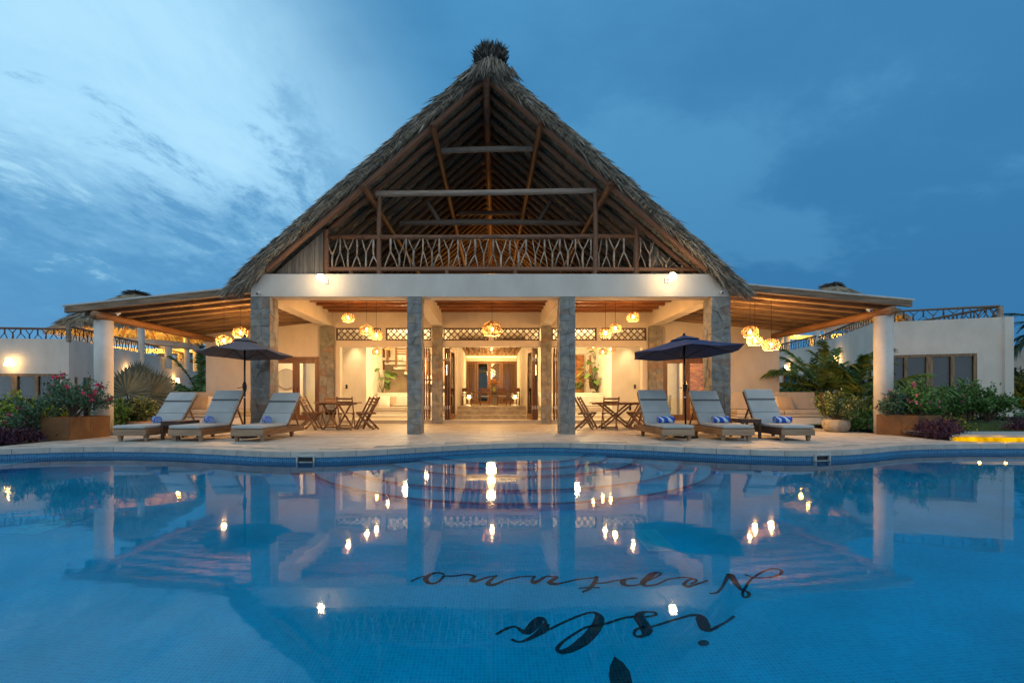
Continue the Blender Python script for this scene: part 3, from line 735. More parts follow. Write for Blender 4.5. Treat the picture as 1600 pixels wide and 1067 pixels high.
# ---------------- garden ground, kerb, raised path
lg = MB(); NX, NY = 26, 18
for i in range(NX):
    for j in range(NY):
        def q(i, j):
            x = -9.17 - i * .55; y = 9.2 + j * 1.1
            if x < -9.2: pass
            yb = deck_back(max(x, XE[0])) if x < -9.2 else 9.2
            y = max(y, yb + .0) if j else yb
            z = -.03 - min(.42, max(0, (-9.3 - x)) * .09) + .03 * math.sin(x * 2.1 + y)
            return (x, y, z)
        lg.add([q(i, j), q(i, j + 1), q(i + 1, j + 1), q(i + 1, j)], [(0, 1, 2, 3)])
struct('garden_soil', lg, 'soil')
rl = MB()
for i in range(30):
    for j in range(16):
        def q(i, j):
            x = 9.76 + i * .6; y = 10.9 + j * 1.0
            return (x, y, .085 + .02 * math.sin(x * 1.3) * math.cos(y * .9) + (.05 if y > 15.8 and x > 14 else 0))
        rl.add([q(i, j), q(i + 1, j), q(i + 1, j + 1), q(i, j + 1)], [(0, 1, 2, 3)])
struct('lawn', rl, 'lawn')
kw = [(9.66, 10.2), (10.6, 10.03), (11.6, 9.98), (13.0, 9.98), (17, 10.1)]
kp = MB()
for (a, b), (c, d) in zip(kw, kw[1:]):
    w2 = 1.55 - .04 * a
    kp.add([(a, b, .13), (c, d, .13), (c, d + 1.2, .13), (a, b + 1.2, .13), (a, b, .085), (c, d, .085), (c, d + 1.2, .085), (a, b + 1.2, .085)],
           [(0, 1, 2, 3), (0, 4, 5, 1), (3, 2, 6, 7), (4, 7, 6, 5)])
struct('garden_path', kp, 'coping')
kr = MB()
for (a, b), (c, d) in zip(kw, kw[1:]):
    kr.add([(a, b + .05, -.1), (c, d + .05, -.1), (c, d + .05, .084), (a, b + .05, .084), (a, b + .15, .084), (c, d + .15, .084)], [(0, 1, 2, 3), (3, 2, 5, 4)])
struct('path_riser', kr, 'travertine')
ls = thing('led_strip', 'glowing amber panel for the LED lit riser under the path edge at the right side of the pool', 'led strip', (10.2, 10.08, .07))
part('diffuser', MB().bar((9.70, 10.222, .036), (10.6, 10.055, .036), .014, .088).bar((10.602, 10.055, .036), (11.9, 10.0, .036), .014, .088), 'led_yellow', ls)  # glowing panel stands in for the riser face lit by the LED
lamp_light('led_glow', (9.98, 9.94, .08), 1.6, (1, .50, .03), .02, ls); lamp_light('led_glow', (10.45, 9.88, .08), 1.2, (1, .50, .03), .02, ls); lamp_light('led_glow', (11.0, 9.88, .08), .4, (1, .50, .03), .02, ls)
solo('stone_bench', MB().box(13.3, 14.6, 12.2, 12.5, .10, .26), 'coping', 'low grey stone slab lying on the lawn at the far right', 'slab', (13.9, 12.3, .1), bevel=.01)
# grass blades on the lawn
n = 26000
bx = nrng.uniform(9.9, 19, n); by = nrng.uniform(11.4, 17.0, n)
gb = blades(n, np.stack([bx, by, np.full(n, .085)], 1), np.stack([nrng.normal(0, .35, n), nrng.normal(0, .35, n), np.ones(n)], 1), nrng.uniform(.02, .06, n), .008)
part('grass', gb, 'grass')['kind'] = 'stuff'
# ================================================================ MAIN HOUSE
YF, YB = 12.04, 17.05                    # front face of the columns, front face of the rear wall
HOUSE = thing('villa', 'large white villa with steep thatched gable roof, stone columns and open porch', 'house', (0, 14, 0))
def hp(name, mb, mat, **k): return part(name, mb, mat, HOUSE, **k)
# floor with a small step up at the rear wall
hp('interior_floor', MB().box(-10.0, 10.1, 16.98, 30, -.3, .10), 'floor_in')
# ---------------- stone clad columns: every stone is a piece
def split_poly(poly, target, r):
    """cut a convex polygon into irregular stones"""
    def area(p): return abs(sum(p[i][0] * p[(i + 1) % len(p)][1] - p[(i + 1) % len(p)][0] * p[i][1] for i in range(len(p)))) / 2
    if len(poly) < 3: return []
    a = area(poly)
    if a < target * r.uniform(.75, 1.9): return [poly]
    xs = [p[0] for p in poly]; ys = [p[1] for p in poly]
    w, h = max(xs) - min(xs), max(ys) - min(ys)
    ang = (math.pi / 2 if w > h * r.uniform(.7, 1.2) else 0) + r.gauss(0, .28)
    t = r.uniform(.36, .64)
    c = (min(xs) + w * t, min(ys) + h * t); nx, ny = -math.sin(ang), math.cos(ang)
    def clip(sg):
        out = []
        for i in range(len(poly)):
            p, q = poly[i], poly[(i + 1) % len(poly)]
            dp = sg * ((p[0] - c[0]) * nx + (p[1] - c[1]) * ny); dq = sg * ((q[0] - c[0]) * nx + (q[1] - c[1]) * ny)
            if dp >= 0: out.append(p)
            if dp * dq < 0:
                k = dp / (dp - dq); out.append((p[0] + (q[0] - p[0]) * k, p[1] + (q[1] - p[1]) * k))
        return out
    return split_poly(clip(1), target, r) + split_poly(clip(-1), target, r)
def inset(poly, d):
    cx = sum(p[0] for p in poly) / len(poly); cy = sum(p[1] for p in poly) / len(poly)
    out = []
    for p in poly:
        l = math.hypot(p[0] - cx, p[1] - cy); k = max(.3, 1 - d * 1.35 / max(l, .02)); out.append((cx + (p[0] - cx) * k, cy + (p[1] - cy) * k))
    return out
def ccw(p):
    s = sum(p[i][0] * p[(i + 1) % len(p)][1] - p[(i + 1) % len(p)][0] * p[i][1] for i in range(len(p)))
    return p if s > 0 else p[::-1]
def stone_column(x0, x1, y0, y1, z1, inner, seed, label, group):
    r = random.Random(seed)
    col = hp('stone_column', MB().box(x0 + .022, x1 - .022, y0 + .022, y1 - .022, -.02, z1 - .002), 'mortar')
    col['label'] = label
    faces = [('f', x0, x1), ('s', y0, y1)]
    for kind, a, b in faces:
        polys = []
        for p in split_poly([(a, 0), (b, 0), (b, z1 - .004), (a, z1 - .004)], .052 if kind == 'f' else .06, r):
            if len(p) >= 3: polys.append(ccw(inset(p, .0042)))
        for p in polys:
            out = r.uniform(-.004, .016); mb = MB()
            if kind == 'f':
                mb.extrude(p, lambda u, v, w: (u, w, v), y0 + .022, y0 - out)
            else:
                xs_ = x1 if inner > 0 else x0
                if inner > 0: mb.extrude(p, lambda u, v, w: (w, u, v), xs_ - .022, xs_ + out)
                else: mb.extrude(p[::-1], lambda u, v, w: (w, u, v), xs_ + .022, xs_ - out)
            part('stone', mb, 'slate', col)
    return col
names = ['outer stone clad column left of the porch front', 'second stone clad column of the porch front', 'third stone clad column of the porch front', 'outer stone clad column at the right of the porch front']
for (x0, x1, inn), nm, k in zip([(-5.96, -5.48, 1), (-2.085, -1.735, 1), (1.71, 2.085, -1), (5.46, 5.93, -1)], names, range(4)):
    stone_column(x0, x1, YF, YF + .48, 3.40, inn, 40 + k, nm, None)
names = ['stone clad column against the rear wall at the far left of the porch', 'stone clad column left of the central opening', 'stone clad column right of the central opening', 'stone clad column against the rear wall at the far right of the porch']
for (x0, x1, inn), nm, k in zip([(-5.98, -5.49, 1), (-2.07, -1.71, 1), (1.76, 2.11, -1), (5.50, 5.99, -1)], names, range(4)):
    stone_column(x0, x1, 16.93, 17.2, 3.38, inn, 60 + k, nm, None)
# ---------------- beams
hp('front_beam', MB().box(-5.96, 5.90, YF, YF + .48, 3.40, 3.965), 'plaster', bevel=.012)
for x0, x1 in ((-5.97, -5.56), (-2.07, -1.72), (1.72, 2.07), (5.52, 5.91)):
    hp('cross_beam', MB().box(x0, x1, YF + .482, YB - .002, 3.402, 3.962), 'plaster', bevel=.01)
hp('upper_floor', MB().box(-5.9, 5.86, YF + .53, 17.3, 4.055, 4.09), 'plaster')
hp('ceiling_boards', MB().box(-5.55, 5.5, YF + .49, YB, 3.966, 4.05), 'ceiling_wood')
for (xa, xb) in ((-5.555, -2.075), (-1.715, 1.715), (2.075, 5.515)):
    y = 13.1
    while y < 17.0:
        if y > 12.7: hp('ceiling_joist', MB().box(xa, xb, y, y + .13, 3.84, 3.964), 'joist')
        y += .585
# ---------------- rear wall with its openings
def U(px, y=YB): return (px - CX) * y / F
wallp = MB(); wallq = MB()
# side wings of the wall with the glazed doors (openings measured from A)
wallp.wall((-10.0, YB), (-5.45, YB), .10, 3.05, .25, [(10.0 - 7.72, 10.0 - 6.02, .10, 2.34)])
wallq.wall((5.45, YB), (10.1, YB), .10, 3.05, .25, [(.57, 2.27, .10, 2.34)])
wallp.extrude([(-10.0, 3.05), (-5.97, 3.05), (-5.97, 3.62), (-10.0, 3.20)], lambda u, v, w: (u, w, v), YB + .25, YB)
wallq.extrude([(5.91, 3.05), (10.1, 3.05), (10.1, 3.32), (5.91, 3.70)], lambda u, v, w: (u, w, v), YB + .25, YB)
wallp.box(-5.965, -5.45, YB, YB + .25, 3.05, 3.96)
wallq.box(5.45, 5.905, YB, YB + .25, 3.05, 3.96)
hp('rear_wall', wallp, 'plaster'); hp('rear_wall', wallq, 'plaster')
hp('lintel', MB().box(-5.448, 5.448, YB, YB + .25, 2.69, 2.91), 'plaster', bevel=.006)
hp('upper_wall', MB().box(-5.448, 5.448, YB, YB + .25, 3.352, 3.96), 'plaster')
for x0, x1 in ((-3.87, -3.70), (-.09, .09), (3.70, 3.87)): hp('lintel_post', MB().box(x0, x1, YB + .003, YB + .25, 2.912, 3.35), 'plaster')
hp('opening_jamb', MB().box(-5.446, -5.30, YB - .02, YB + .25, .10, 2.69), 'plaster'); hp('opening_jamb', MB().box(5.30, 5.446, YB - .02, YB + .25, .10, 2.69), 'plaster')
hp('threshold', MB().box(-5.28, 5.28, 16.955, 17.3, .102, .118), 'travertine')
def lattice(x0, x1, z0, z1, y, th=.03, step=.155, w=.034, parent=HOUSE, name='lattice_panel', mat='dark_wood'):
    """framed diagonal lattice, slats in two crossing layers"""
    fr = MB().box(x0, x1, y - .02, y + .03, z0, z0 + .04).box(x0, x1, y - .02, y + .03, z1 - .04, z1).box(x0, x0 + .04, y - .02, y + .03, z0 + .04, z1 - .04).box(x1 - .04, x1, y - .02, y + .03, z0 + .04, z1 - .04)
    f = part(name, fr, mat, parent)
    sl = MB(); H = z1 - z0; step2 = step * 1.414
    xa, xb, za, zb = x0 + .03, x1 - .03, z0 + .03, z1 - .03; h = zb - za
    c = xa - h
    while c < xb:
        # rising
        a0, a1 = max(c, xa), min(c + h, xb)
        if a1 - a0 > .03: sl.bar((a0, y, za + a0 - c), (a1, y, za + a1 - c), .012, w, (0, 0, 1))
        if a1 - a0 > .03: sl.bar((a0, y + .014, zb - (a0 - c)), (a1, y + .014, zb - (a1 - c)), .012, w, (0, 0, 1))
        c += step2
    part('lattice_slats', sl, mat, f)
    return f
for x0, x1 in ((-5.44, -3.875), (-3.695, -2.1), (-1.68, -.095), (.095, 1.7), (2.13, 3.695), (3.875, 5.44)): lattice(x0, x1, 2.914, 3.348, YB + .06)
# ---------------- glazed bedroom doors
def door_leaf(x0, x1, z0, z1, y, parent, handle=0, fw=.12, bottom=.2):
    f = MB().box(x0, x0 + fw, y, y + .045, z0, z1).box(x1 - fw, x1, y, y + .045, z0, z1).box(x0 + fw, x1 - fw, y, y + .045, z1 - .14, z1).box(x0 + fw, x1 - fw, y, y + .045, z0, z0 + bottom)
    d = part('door', f, 'door_wood', parent, bevel=.005)
    part('pane', MB().box(x0 + fw, x1 - fw, y + .018, y + .026, z0 + bottom, z1 - .14), 'glass', d)
    if handle:
        hx = x0 + .06 if handle < 0 else x1 - .06
        part('handle', MB().tube([(hx, y - .002, 1.02), (hx, y - .045, 1.03), (hx, y - .045, 1.25), (hx, y - .002, 1.26)], .009, 6), 'black_metal', d)
    return d
for xa, xb in ((-7.72, -6.02), (6.02, 7.72)):
    hp('door_frame', MB().box(xa, xb, YB + .03, YB + .15, 2.26, 2.34).box(xa, xa + .06, YB + .03, YB + .15, .10, 2.26).box(xb - .06, xb, YB + .03, YB + .15, .10, 2.26), 'door_wood', bevel=.004)
    xm = (xa + xb) / 2
    door_leaf(xa + .063, xm - .003, .11, 2.255, YB + .06, HOUSE, 1); door_leaf(xm + .003, xb - .063, .11, 2.255, YB + .06, HOUSE, -1)
# a narrow timber door edge beside the right column
hp('side_door', MB().box(8.05, 8.16, YB - .025, YB - .003, .11, 2.32), 'door_wood')
# bedrooms behind
for s, xa, xb in ((-1, -10.0, -6.6), (1, 6.6, 10.1)):
    for b_ in ((xa, xb, 20.2, 20.35), (xa, xa + .1, 17.31, 20.19), (xb - .1, xb, 17.31, 20.19)): hp('room_wall', MB().box(*b_, .1, 3.1), 'plaster')
    hp('room_ceiling', MB().box(xa, xb, 17.31, 20.35, 3.11, 3.2), 'plaster')
hp('wardrobe_door', MB().box(-7.60, -6.75, 20.12, 20.19, .1, 2.3), 'door_wood'); hp('wardrobe_door', MB().box(-6.95, -6.71, 18.4, 20.0, .1, 2.3), 'door_wood')
hp('parota_panel', MB().box(6.85, 7.78, 20.12, 20.19, .1, 2.35), 'parota'); hp('parota_panel', MB().box(8.1, 9.0, 20.10, 20.19, .1, 2.35), 'parota')
mr_ = thing('wall_mirror', 'round frameless mirror on the bedroom wall seen through the left glazed door', 'mirror', P(447, 592, 20.05))
mb = MB(); c = P(447, 592, 20.1)
mb.add([(c.x + .40 * math.cos(t), 20.14, c.z + .40 * math.sin(t)) for t in np.linspace(0, 2 * math.pi, 40, endpoint=False)], [tuple(reversed(range(40)))])
part('mirror_glass', mb, 'mirror', mr_)
mb = MB(); mb.tube([(c.x + .41 * math.cos(t), 20.13, c.z + .41 * math.sin(t)) for t in np.linspace(0, 2 * math.pi, 41)], .012, 5); part('frame', mb, 'teak', mr_)
lamp_light('bedroom_light', (-7.2, 18.6, 2.7), 240, (1, .66, .32), .12, HOUSE); lamp_light('bedroom_light', (7.2, 18.6, 2.7), 210, (1, .64, .30), .12, HOUSE)
# armchairs and desk in the right bedroom
def shell_chair(x, y, rz, label):
    t = thing('tub_chair', label, 'chair', (x, y, .1), 'cream chairs in the right bedroom', rz)
    mb = MB(); n = 14; vs = []
    for k in range(n + 1):
        a = math.pi * (k / n); h = .80 + .12 * math.sin(a)
        for rr_, z in ((.24, .42), (.27, h)): vs.append((rr_ * math.cos(a), rr_ * math.sin(a) * 1.0, z))
    mb.add(vs, [(2 * i, 2 * i + 2, 2 * i + 3, 2 * i + 1) for i in range(n)])
    o = part('backrest', mb, 'white_cloth', t, local=True, smooth=True); so = o.modifiers.new('solid', 'SOLIDIFY'); so.thickness = .05
    part('seat', MB().lathe([(.02, .40), (.25, .40), (.27, .43), (.25, .47), (.02, .48)], 18), 'white_cloth', t, local=True, smooth=True)
    for a in (.7, 2.4, 3.9, 5.5): part('leg', MB().tube([(.16 * math.cos(a), .16 * math.sin(a), .42), (.22 * math.cos(a), .22 * math.sin(a), 0)], [.016, .01], 6), 'black_metal', t, local=True)
    return t
shell_chair(6.62, 18.1, R(200), 'cream tub chair nearer the left leaf of the right glazed door')
shell_chair(7.42, 18.1, R(160), 'cream tub chair behind the right leaf of the right glazed door')
# ---------------- folded patio doors in four stacks
def fold_stack(x, sgn):
    for k in range(3):
        a = R(86 - 3 * k) ; x0 = x + sgn * k * .075; 
        d = Vector((math.cos(a) * sgn, math.sin(a), 0)); nrm = Vector((-d.y, d.x, 0)); p0 = Vector((x0, YB + .10, 0)); wv = .72
        def bx(mb, u0, u1, z0, z1, th=.05):
            q = [p0 + d * u0 - nrm * th / 2, p0 + d * u1 - nrm * th / 2, p0 + d * u1 + nrm * th / 2, p0 + d * u0 + nrm * th / 2]
            mb.add([(v.x, v.y, z0) for v in q] + [(v.x, v.y, z1) for v in q], [(0, 3, 2, 1), (4, 5, 6, 7), (0, 1, 5, 4), (1, 2, 6, 5), (2, 3, 7, 6), (3, 0, 4, 7)])
        f = MB(); bx(f, 0, .1, .125, 2.66); bx(f, wv - .1, wv, .125, 2.66); bx(f, .1, wv - .1, .125, .33); bx(f, .1, wv - .1, 2.52, 2.66)
        o = part('folding_door', f, 'door_wood', HOUSE)
        g = MB(); bx(g, .1, wv - .1, .33, 2.52, .008); part('pane', g, 'glass', o)
        h = MB(); bx(h, -.012, .0, .5, .62, .03); bx(h, -.012, .0, 2.2, 2.32, .03); part('hinge', h, 'white_plastic', o)
for x, s in ((-2.20, -1), (-1.62, 1), (1.62, -1), (2.24, 1)): fold_stack(x, s)
# ---------------- living room
wl = MB(); wl.box(-6.59, -5.0, 19.46, 19.6, .1, 3.5); wl.box(-5.14, -5.0, 19.6, 23.39, .1, 3.5)
hp('room_wall', wl, 'plaster'); wl = MB(); wl.box(4.82, 6.59, 19.5, 19.64, .1, 3.5); wl.box(4.82, 4.96, 19.64, 23.39, .1, 3.5)
hp('room_wall', wl, 'plaster')
for a_, b_ in ((-5.14, -1.62), (1.65, 5.12)): hp('room_wall', MB().box(a_, b_, 23.4, 23.55, .1, 3.5), 'plaster')
hp('interior_door', MB().box(-6.24, -6.0, 19.42, 19.455, .1, 2.35), 'door_wood'); hp('interior_door', MB().box(6.02, 6.2, 19.46, 19.495, .1, 2.3), 'door_wood')
hp('living_ceiling', MB().box(-6.59, -1.65, 17.31, 23.4, 3.51, 3.6).box(1.68, 6.59, 17.31, 23.4, 3.51, 3.6).box(-1.64, 1.67, 17.31, 26.4, 3.42, 3.5), 'plaster')
hp('pilaster', MB().box(-1.64, -1.33, 18.9, 26.1, .1, 3.41).box(1.37, 1.67, 18.9, 26.1, .1, 3.41), 'plaster')
for i, (y, z) in enumerate(((18.3, .26), (18.75, .42), (19.2, .57))):
    hp('marble_step', MB().box(-1.64 if i < 1 else -1.32, 1.67 if i < 1 else 1.36, y, (26.3 if i == 2 else y + .6), .102 + .003 * i, z), 'step_marble', bevel=.008)
for x0, x1 in ((-1.32, -1.20), (1.24, 1.36)): pass
# dining hall end wall with lattice doors
DW = 26.0
hp('end_wall', MB().box(-1.32, 1.36, DW + .06, DW + .2, 2.86, 3.41), 'plaster')
hp('end_wall_post', MB().box(-1.95, -1.62, DW, DW + .2, .1, 3.4), 'plaster')
for k, (x0, x1, lat) in enumerate(((-1.31, -.92, 1), (-.72, -.05, 0), (-.03, .62, 1), (.66, 1.34, 1))):
    pass
dx = [(-1.30, -.80, 1), (-.78, -.12, 0), (-.10, .52, 1), (.54, 1.34, 1)]
for x0, x1, lat in dx:
    f = MB().box(x0, x0 + .09, DW, DW + .05, .58, 2.84).box(x1 - .09, x1, DW, DW + .05, .58, 2.84).box(x0 + .09, x1 - .09, DW, DW + .05, .58, .72).box(x0 + .09, x1 - .09, DW, DW + .05, 2.72, 2.84)
    d = hp('garden_door', f, 'door_wood')
    part('pane', MB().box(x0 + .09, x1 - .09, DW + .02, DW + .028, .72, 2.72), 'glass', d)
    if lat:
        sl = MB(); xa, xb, za, zb = x0 + .09, x1 - .09, .72, 2.72; w = xb - xa; c = za - w
        while c < zb:
            for q in (0, 1):
                z_0, z_1 = c, c + w; a0 = max(0, (za - c)); a1 = min(w, zb - c)
                if a1 - a0 > .03:
                    xs0, xs1 = (xa + a0, xa + a1) if q == 0 else (xb - a0, xb - a1)
                    sl.bar((xs0, DW - .01 + .012 * q, c + a0), (xs1, DW - .01 + .012 * q, c + a1), .01, .03, (0, 0, 1))
            c += .17
        part('lattice_slats', sl, 'door_wood', d)
hp('garden_wall_behind', MB().box(-5, 5, 29.5, 29.6, .1, 3.4), 'leaf_far')
# cove light and ceiling joists over the dining hall
for k in range(11):
    x = -1.22 + k * .25
    hp('hall_joist', MB().box(x - .05, x + .05, 20.2, 25.9, 3.14, 3.28), 'joist')
led = thing('cove_light', 'warm LED cove strip under the ceiling joists of the dining hall', 'led strip', (0, 25.6, 3.0))
part('diffuser', MB().box(-1.3, 1.34, 25.75, 25.80, 3.04, 3.09), 'led', led)
lamp_light('cove_glow', (0, 25.0, 3.05), 60, (1, .64, .22), .2, led); lamp_light('cove_glow', (0, 21.5, 3.05), 55, (1, .64, .24), .2, led)
lamp_light('hall_glow', (0, 24.3, 2.3), 120, (1, .64, .26), .25, HOUSE)
lamp_light('room_glow', (-3.3, 19.2, 2.35), 230, (1, .72, .36), .2, HOUSE); lamp_light('room_glow', (3.3, 19.2, 2.35), 225, (1, .72, .36), .2, HOUSE)
lamp_light('room_glow', (-3.0, 22.0, 2.3), 150, (1, .64, .28), .15, HOUSE); lamp_light('room_glow', (3.2, 22.0, 2.3), 120, (1, .64, .28), .15, HOUSE)
lamp_light('hall_glow', (0, 18.0, 2.4), 90, (1, .62, .26), .15, HOUSE)
# picture-light cones on the side walls
for x, tx in ((-5.42, -5.42), (5.45, 5.45)):
    dl = thing('downlight', 'small recessed downlight washing the %s living room wall' % ('left' if x < 0 else 'right'), 'downlight', (x, 19.1, 3.46), 'recessed downlights of the living room')
    part('rim', MB().lathe([(.03, -.0), (.055, 0), (.055, .03), (.03, .03)], 16, (x, 19.05, 3.47)), 'white_plastic', dl)
    part('lens', MB().lathe([(.0, .008), (.03, .008)], 12, (x, 19.05, 3.475), cap=False), 'bulb_small', dl)
    spot_light('downlight_beam', (x, 19.0, 3.44), (tx, 19.47, 1.5), 120, 58, .9, (1, .72, .36), .03, dl)
# switches
for px, py, y, lab in ((541.5, 604, 19.45, 'tall black switch plate on the left living room wall'), (992, 604, 19.49, 'square black switch plate on the right living room wall'), (984.5, 638, 19.49, 'black socket plate low on the right living room wall')):
    c = P(px, py, y); solo('switch_plate', MB().box(c.x - .04, c.x + .04, y - .012, y, c.z - .08, c.z + .08), 'black_plastic', lab, 'switch', (c.x, y, c.z - .08), 'switch plates')
# floating stair
st = thing('staircase', 'cream floating stair with timber posts and handrail in the left living room', 'stairs', (-3.2, 22.5, .1))
tread_px = [(604, 660, 2, 0), ]
tr = [(-3.95, 1.02 + 1.62, -4.85), (-3.6, 2.42, -4.45), (-3.2, 2.22, -4.1), (-2.75, 2.02, -3.75), (-2.2, 1.80, -3.2), (-1.75, 1.58, -2.6), (-1.70, 1.36, -2.3)]
for i, (x1, z, x0) in enumerate([(-4.05, 2.62, -5.0), (-3.9, 2.42, -4.9), (-3.55, 2.20, -4.5), (-3.05, 1.98, -4.0), (-2.6, 1.76, -3.5), (-2.2, 1.54, -3.1), (-1.75, 1.32, -2.7)]):
    part('tread', MB().box(x0, x1, 22.35, 22.95, z, z + .14), 'white_cloth', st, bevel=.01)
part('tread_gap_shade', MB().box(-5.0, -1.72, 22.97, 23.02, 1.0, 2.62), 'pillow_cloth', st)  # beige panel added behind the treads: shade of the gaps put into its colour
part('stair_core', MB().box(-3.3, -2.9, 22.6, 22.95, .1, 1.96), 'plaster', st)
for x, z0, z1 in ((-4.75, 2.5, 3.45), (-4.35, 2.3, 3.45), (-3.85, 2.1, 3.3), (-3.0, 1.9, 2.95), (-2.05, 1.5, 2.6)):
    part('rail_post', MB().box(x - .05, x + .05, 22.27, 22.34, z0, z1), 'teak', st)
part('handrail', MB().tube([(-4.9, 22.24, 3.62), (-3.9, 22.24, 3.32), (-3.0, 22.24, 2.95), (-1.7, 22.24, 2.45)], .035, 8), 'teak', st, smooth=True)
for z in (2.9, 3.02, 3.14, 3.26): part('louvre_board', MB().box(-4.4, -3.55, 22.6, 22.63, z, z + .06), 'teak', st)
hp('timber_screen', MB().box(-5.0, -4.9, 22.4, 22.5, 2.2, 3.5).box(-4.78, -4.66, 22.4, 22.5, 2.4, 3.5), 'door_wood')
wl_ = thing('wall_sconce', 'bright wall lamp with a tall cone of light beside the stair', 'wall lamp', P(622, 568, 23.3))
c = P(622, 566, 23.3); part('shade', MB().lathe([(.04, -.14), (.06, .0), (.04, .12)], 12, (c.x, c.y, c.z), cap=False), 'bulb_small', wl_)
lamp_light('sconce_glow', (c.x, c.y - .15, c.z), 12, (1, .68, .30), .05, wl_)
hp('window_slot', MB().box(-4.42, -4.3, 23.37, 23.395, 1.2, 2.2).box(-4.2, -4.1, 23.37, 23.395, 1.2, 2.2), 'white_cloth')
# timber wall and mirror on the right side of the living room
for k in range(4):
    x0 = 3.0 + k * .36
    hp('parota_board', MB().box(x0 + .004, x0 + .356, 23.30 - (.02 if k % 2 else 0), 23.38, 1.0, 2.95), 'parota')
hp('timber_screen', MB().box(3.02, 3.08, 22.9, 23.0, .95, 2.95).box(3.28, 3.36, 22.9, 23.0, .95, 2.95), 'teak')
t = thing('leaning_mirror', 'tall timber framed mirror by the plants in the right living room', 'mirror', P(941, 600, 22.6))
part('frame', MB().box(4.55, 4.63, 22.5, 22.6, 1.45, 2.85).box(4.82, 4.95, 22.5, 22.6, 1.45, 2.85).box(4.63, 4.82, 22.5, 22.6, 1.45, 1.55), 'teak', t)
part('mirror_glass', MB().box(4.63, 4.82, 22.53, 22.58, 1.55, 2.85), 'mirror', t)
# ---------------- built-in sofas inside
def inner_sofa(x0, x1, s, label):
    t = thing('built_in_sofa', label, 'sofa', ((x0 + x1) / 2, 20, .1), 'built-in sofas of the living room')
    part('base', MB().box(x0, x1, 19.75, 21.0, .1, .36), 'plaster', t, bevel=.01)
    part('step', MB().box(x0 - .1, x1 + .1, 19.3, 19.74, .1, .22), 'plaster', t, bevel=.01)
    part('seat_cushion', MB().box(x0 + .02, x1 - .02, 19.72, 20.7, .365, .53), 'sofa_cloth', t, bevel=.03, segs=3)
    part('back_wall', MB().box(x0, x1, 20.86, 21.15, .365, 1.12), 'white_cloth', t, bevel=.02)
    part('back_cushion', MB().box(x0 + .02, x1 - .02, 20.68, 20.85, .54, 1.0), 'white_cloth', t, bevel=.04, segs=3)
inner_sofa(-4.9, -1.95, -1, 'white built-in sofa below the stair in the left living room'); inner_sofa(2.0, 4.9, 1, 'white built-in sofa below the plants in the right living room')
def pillow(x, y, z, s, rz, tilt, mat, label, group):
    mb = MB(); n = 8; vs = []
    for i in range(n + 1):
        for j in range(n + 1):
            u, v = i / n * 2 - 1, j / n * 2 - 1
            k = (1 - abs(u) ** 2.6) * (1 - abs(v) ** 2.6)
            pin = 1 - .06 * (abs(u) * abs(v)) ** .5 + .05 * (abs(u * v)) ** 3
            vs.append((u * s / 2 * pin, v * s / 2 * pin, .28 * s * k ** .55 * .55))
    m_ = (n + 1) ** 2; vs += [(a, b, -c_) for a, b, c_ in vs]; fs = []
    for i in range(n):
        for j in range(n):
            a = i * (n + 1) + j; q = (a, a + n + 1, a + n + 2, a + 1); fs.append(q); fs.append(tuple(m_ + k for k in reversed(q)))
    mb.add(vs, fs)
    o = bpy.data.objects.new('throw_pillow', mesh_of('throw_pillow', mb, mat, True)); C.objects.link(o)
    o.location = (x, y, z + s * .46); o.rotation_euler = (R(90 - tilt), 0, rz)
    return tag(o, label, 'pillow', group)
G1 = 'throw pillows on the sofas inside'
pillow(*P(600, 632, 20.2)[:2], .53, .48, .1, 20, 'white_cloth', 'white square pillow on the left indoor sofa beside the beige one', G1)
pillow(*P(610.5, 632, 20.3)[:2], .53, .46, -.2, 20, 'pillow_cloth', 'beige square pillow on the left indoor sofa below the potted plant', G1)
pillow(*P(585, 632, 20.3)[:2], .53, .46, .2, 22, 'white_cloth', 'cream square pillow at the left end of the left indoor sofa', G1)
pillow(*P(980, 632, 20.3)[:2], .53, .44, .3, 22, 'pillow_cloth', 'beige square pillow on the right indoor sofa by the switch', G1)
# ---------------- dining table, chairs, flowers
t = thing('dining_table', 'timber dining table on a thick pedestal in the far hall', 'table', P(770, 634, 22.6)); c = Vector((.12, 22.6, .573))
part('top', MB().box(-1.0, 1.05, 22.2, 23.1, 1.12, 1.17), 'teak', t, bevel=.01); part('pedestal', MB().box(.0, .26, 22.45, 22.85, .573, 1.118), 'sofa_cloth', t)
proto = None
for k, (x, lab) in enumerate(((-1.08, 'dining chair at the left end of the hall table'), (-.28, 'dining chair left of the flower vase'), (.48, 'dining chair right of the flower vase'), (1.05, 'dining chair at the right end of the hall table'))):
    t = thing('dining_chair', lab, 'chair', (x, 21.75, .573), 'dining chairs in the hall')
    q = [((-.2, -.2, 0), (-.2, -.22, .76)), ((.2, -.2, 0), (.2, -.22, .76)), ((-.2, .2, 0), (-.2, .2, .38)), ((.2, .2, 0), (.2, .2, .38))]
    for a, b in q: part('leg', MB().bar(a, b, .045, .045), 'door_wood', t, local=True)
    part('seat', MB().box(-.23, .23, -.22, .24, .38, .42), 'white_cloth', t, local=True, bevel=.01)
    part('backrest', MB().box(-.18, .18, -.235, -.205, .60, .76).box(-.18, .18, -.235, -.205, .48, .51), 'door_wood', t, local=True)
v = thing('flower_vase', 'glass vase of orange lilies on the dining table', 'vase', (.14, 22.6, 1.17))
part('vase', MB().lathe([(.05, 0), (.075, .1), (.05, .22), (.06, .25)], 14, cap=False), 'leaf_lime', v, local=True, smooth=True)
n = 70; a = nrng.uniform(0, 6.28, n); el = nrng.uniform(.2, 1.4, n); rr_ = nrng.uniform(.08, .24, n)
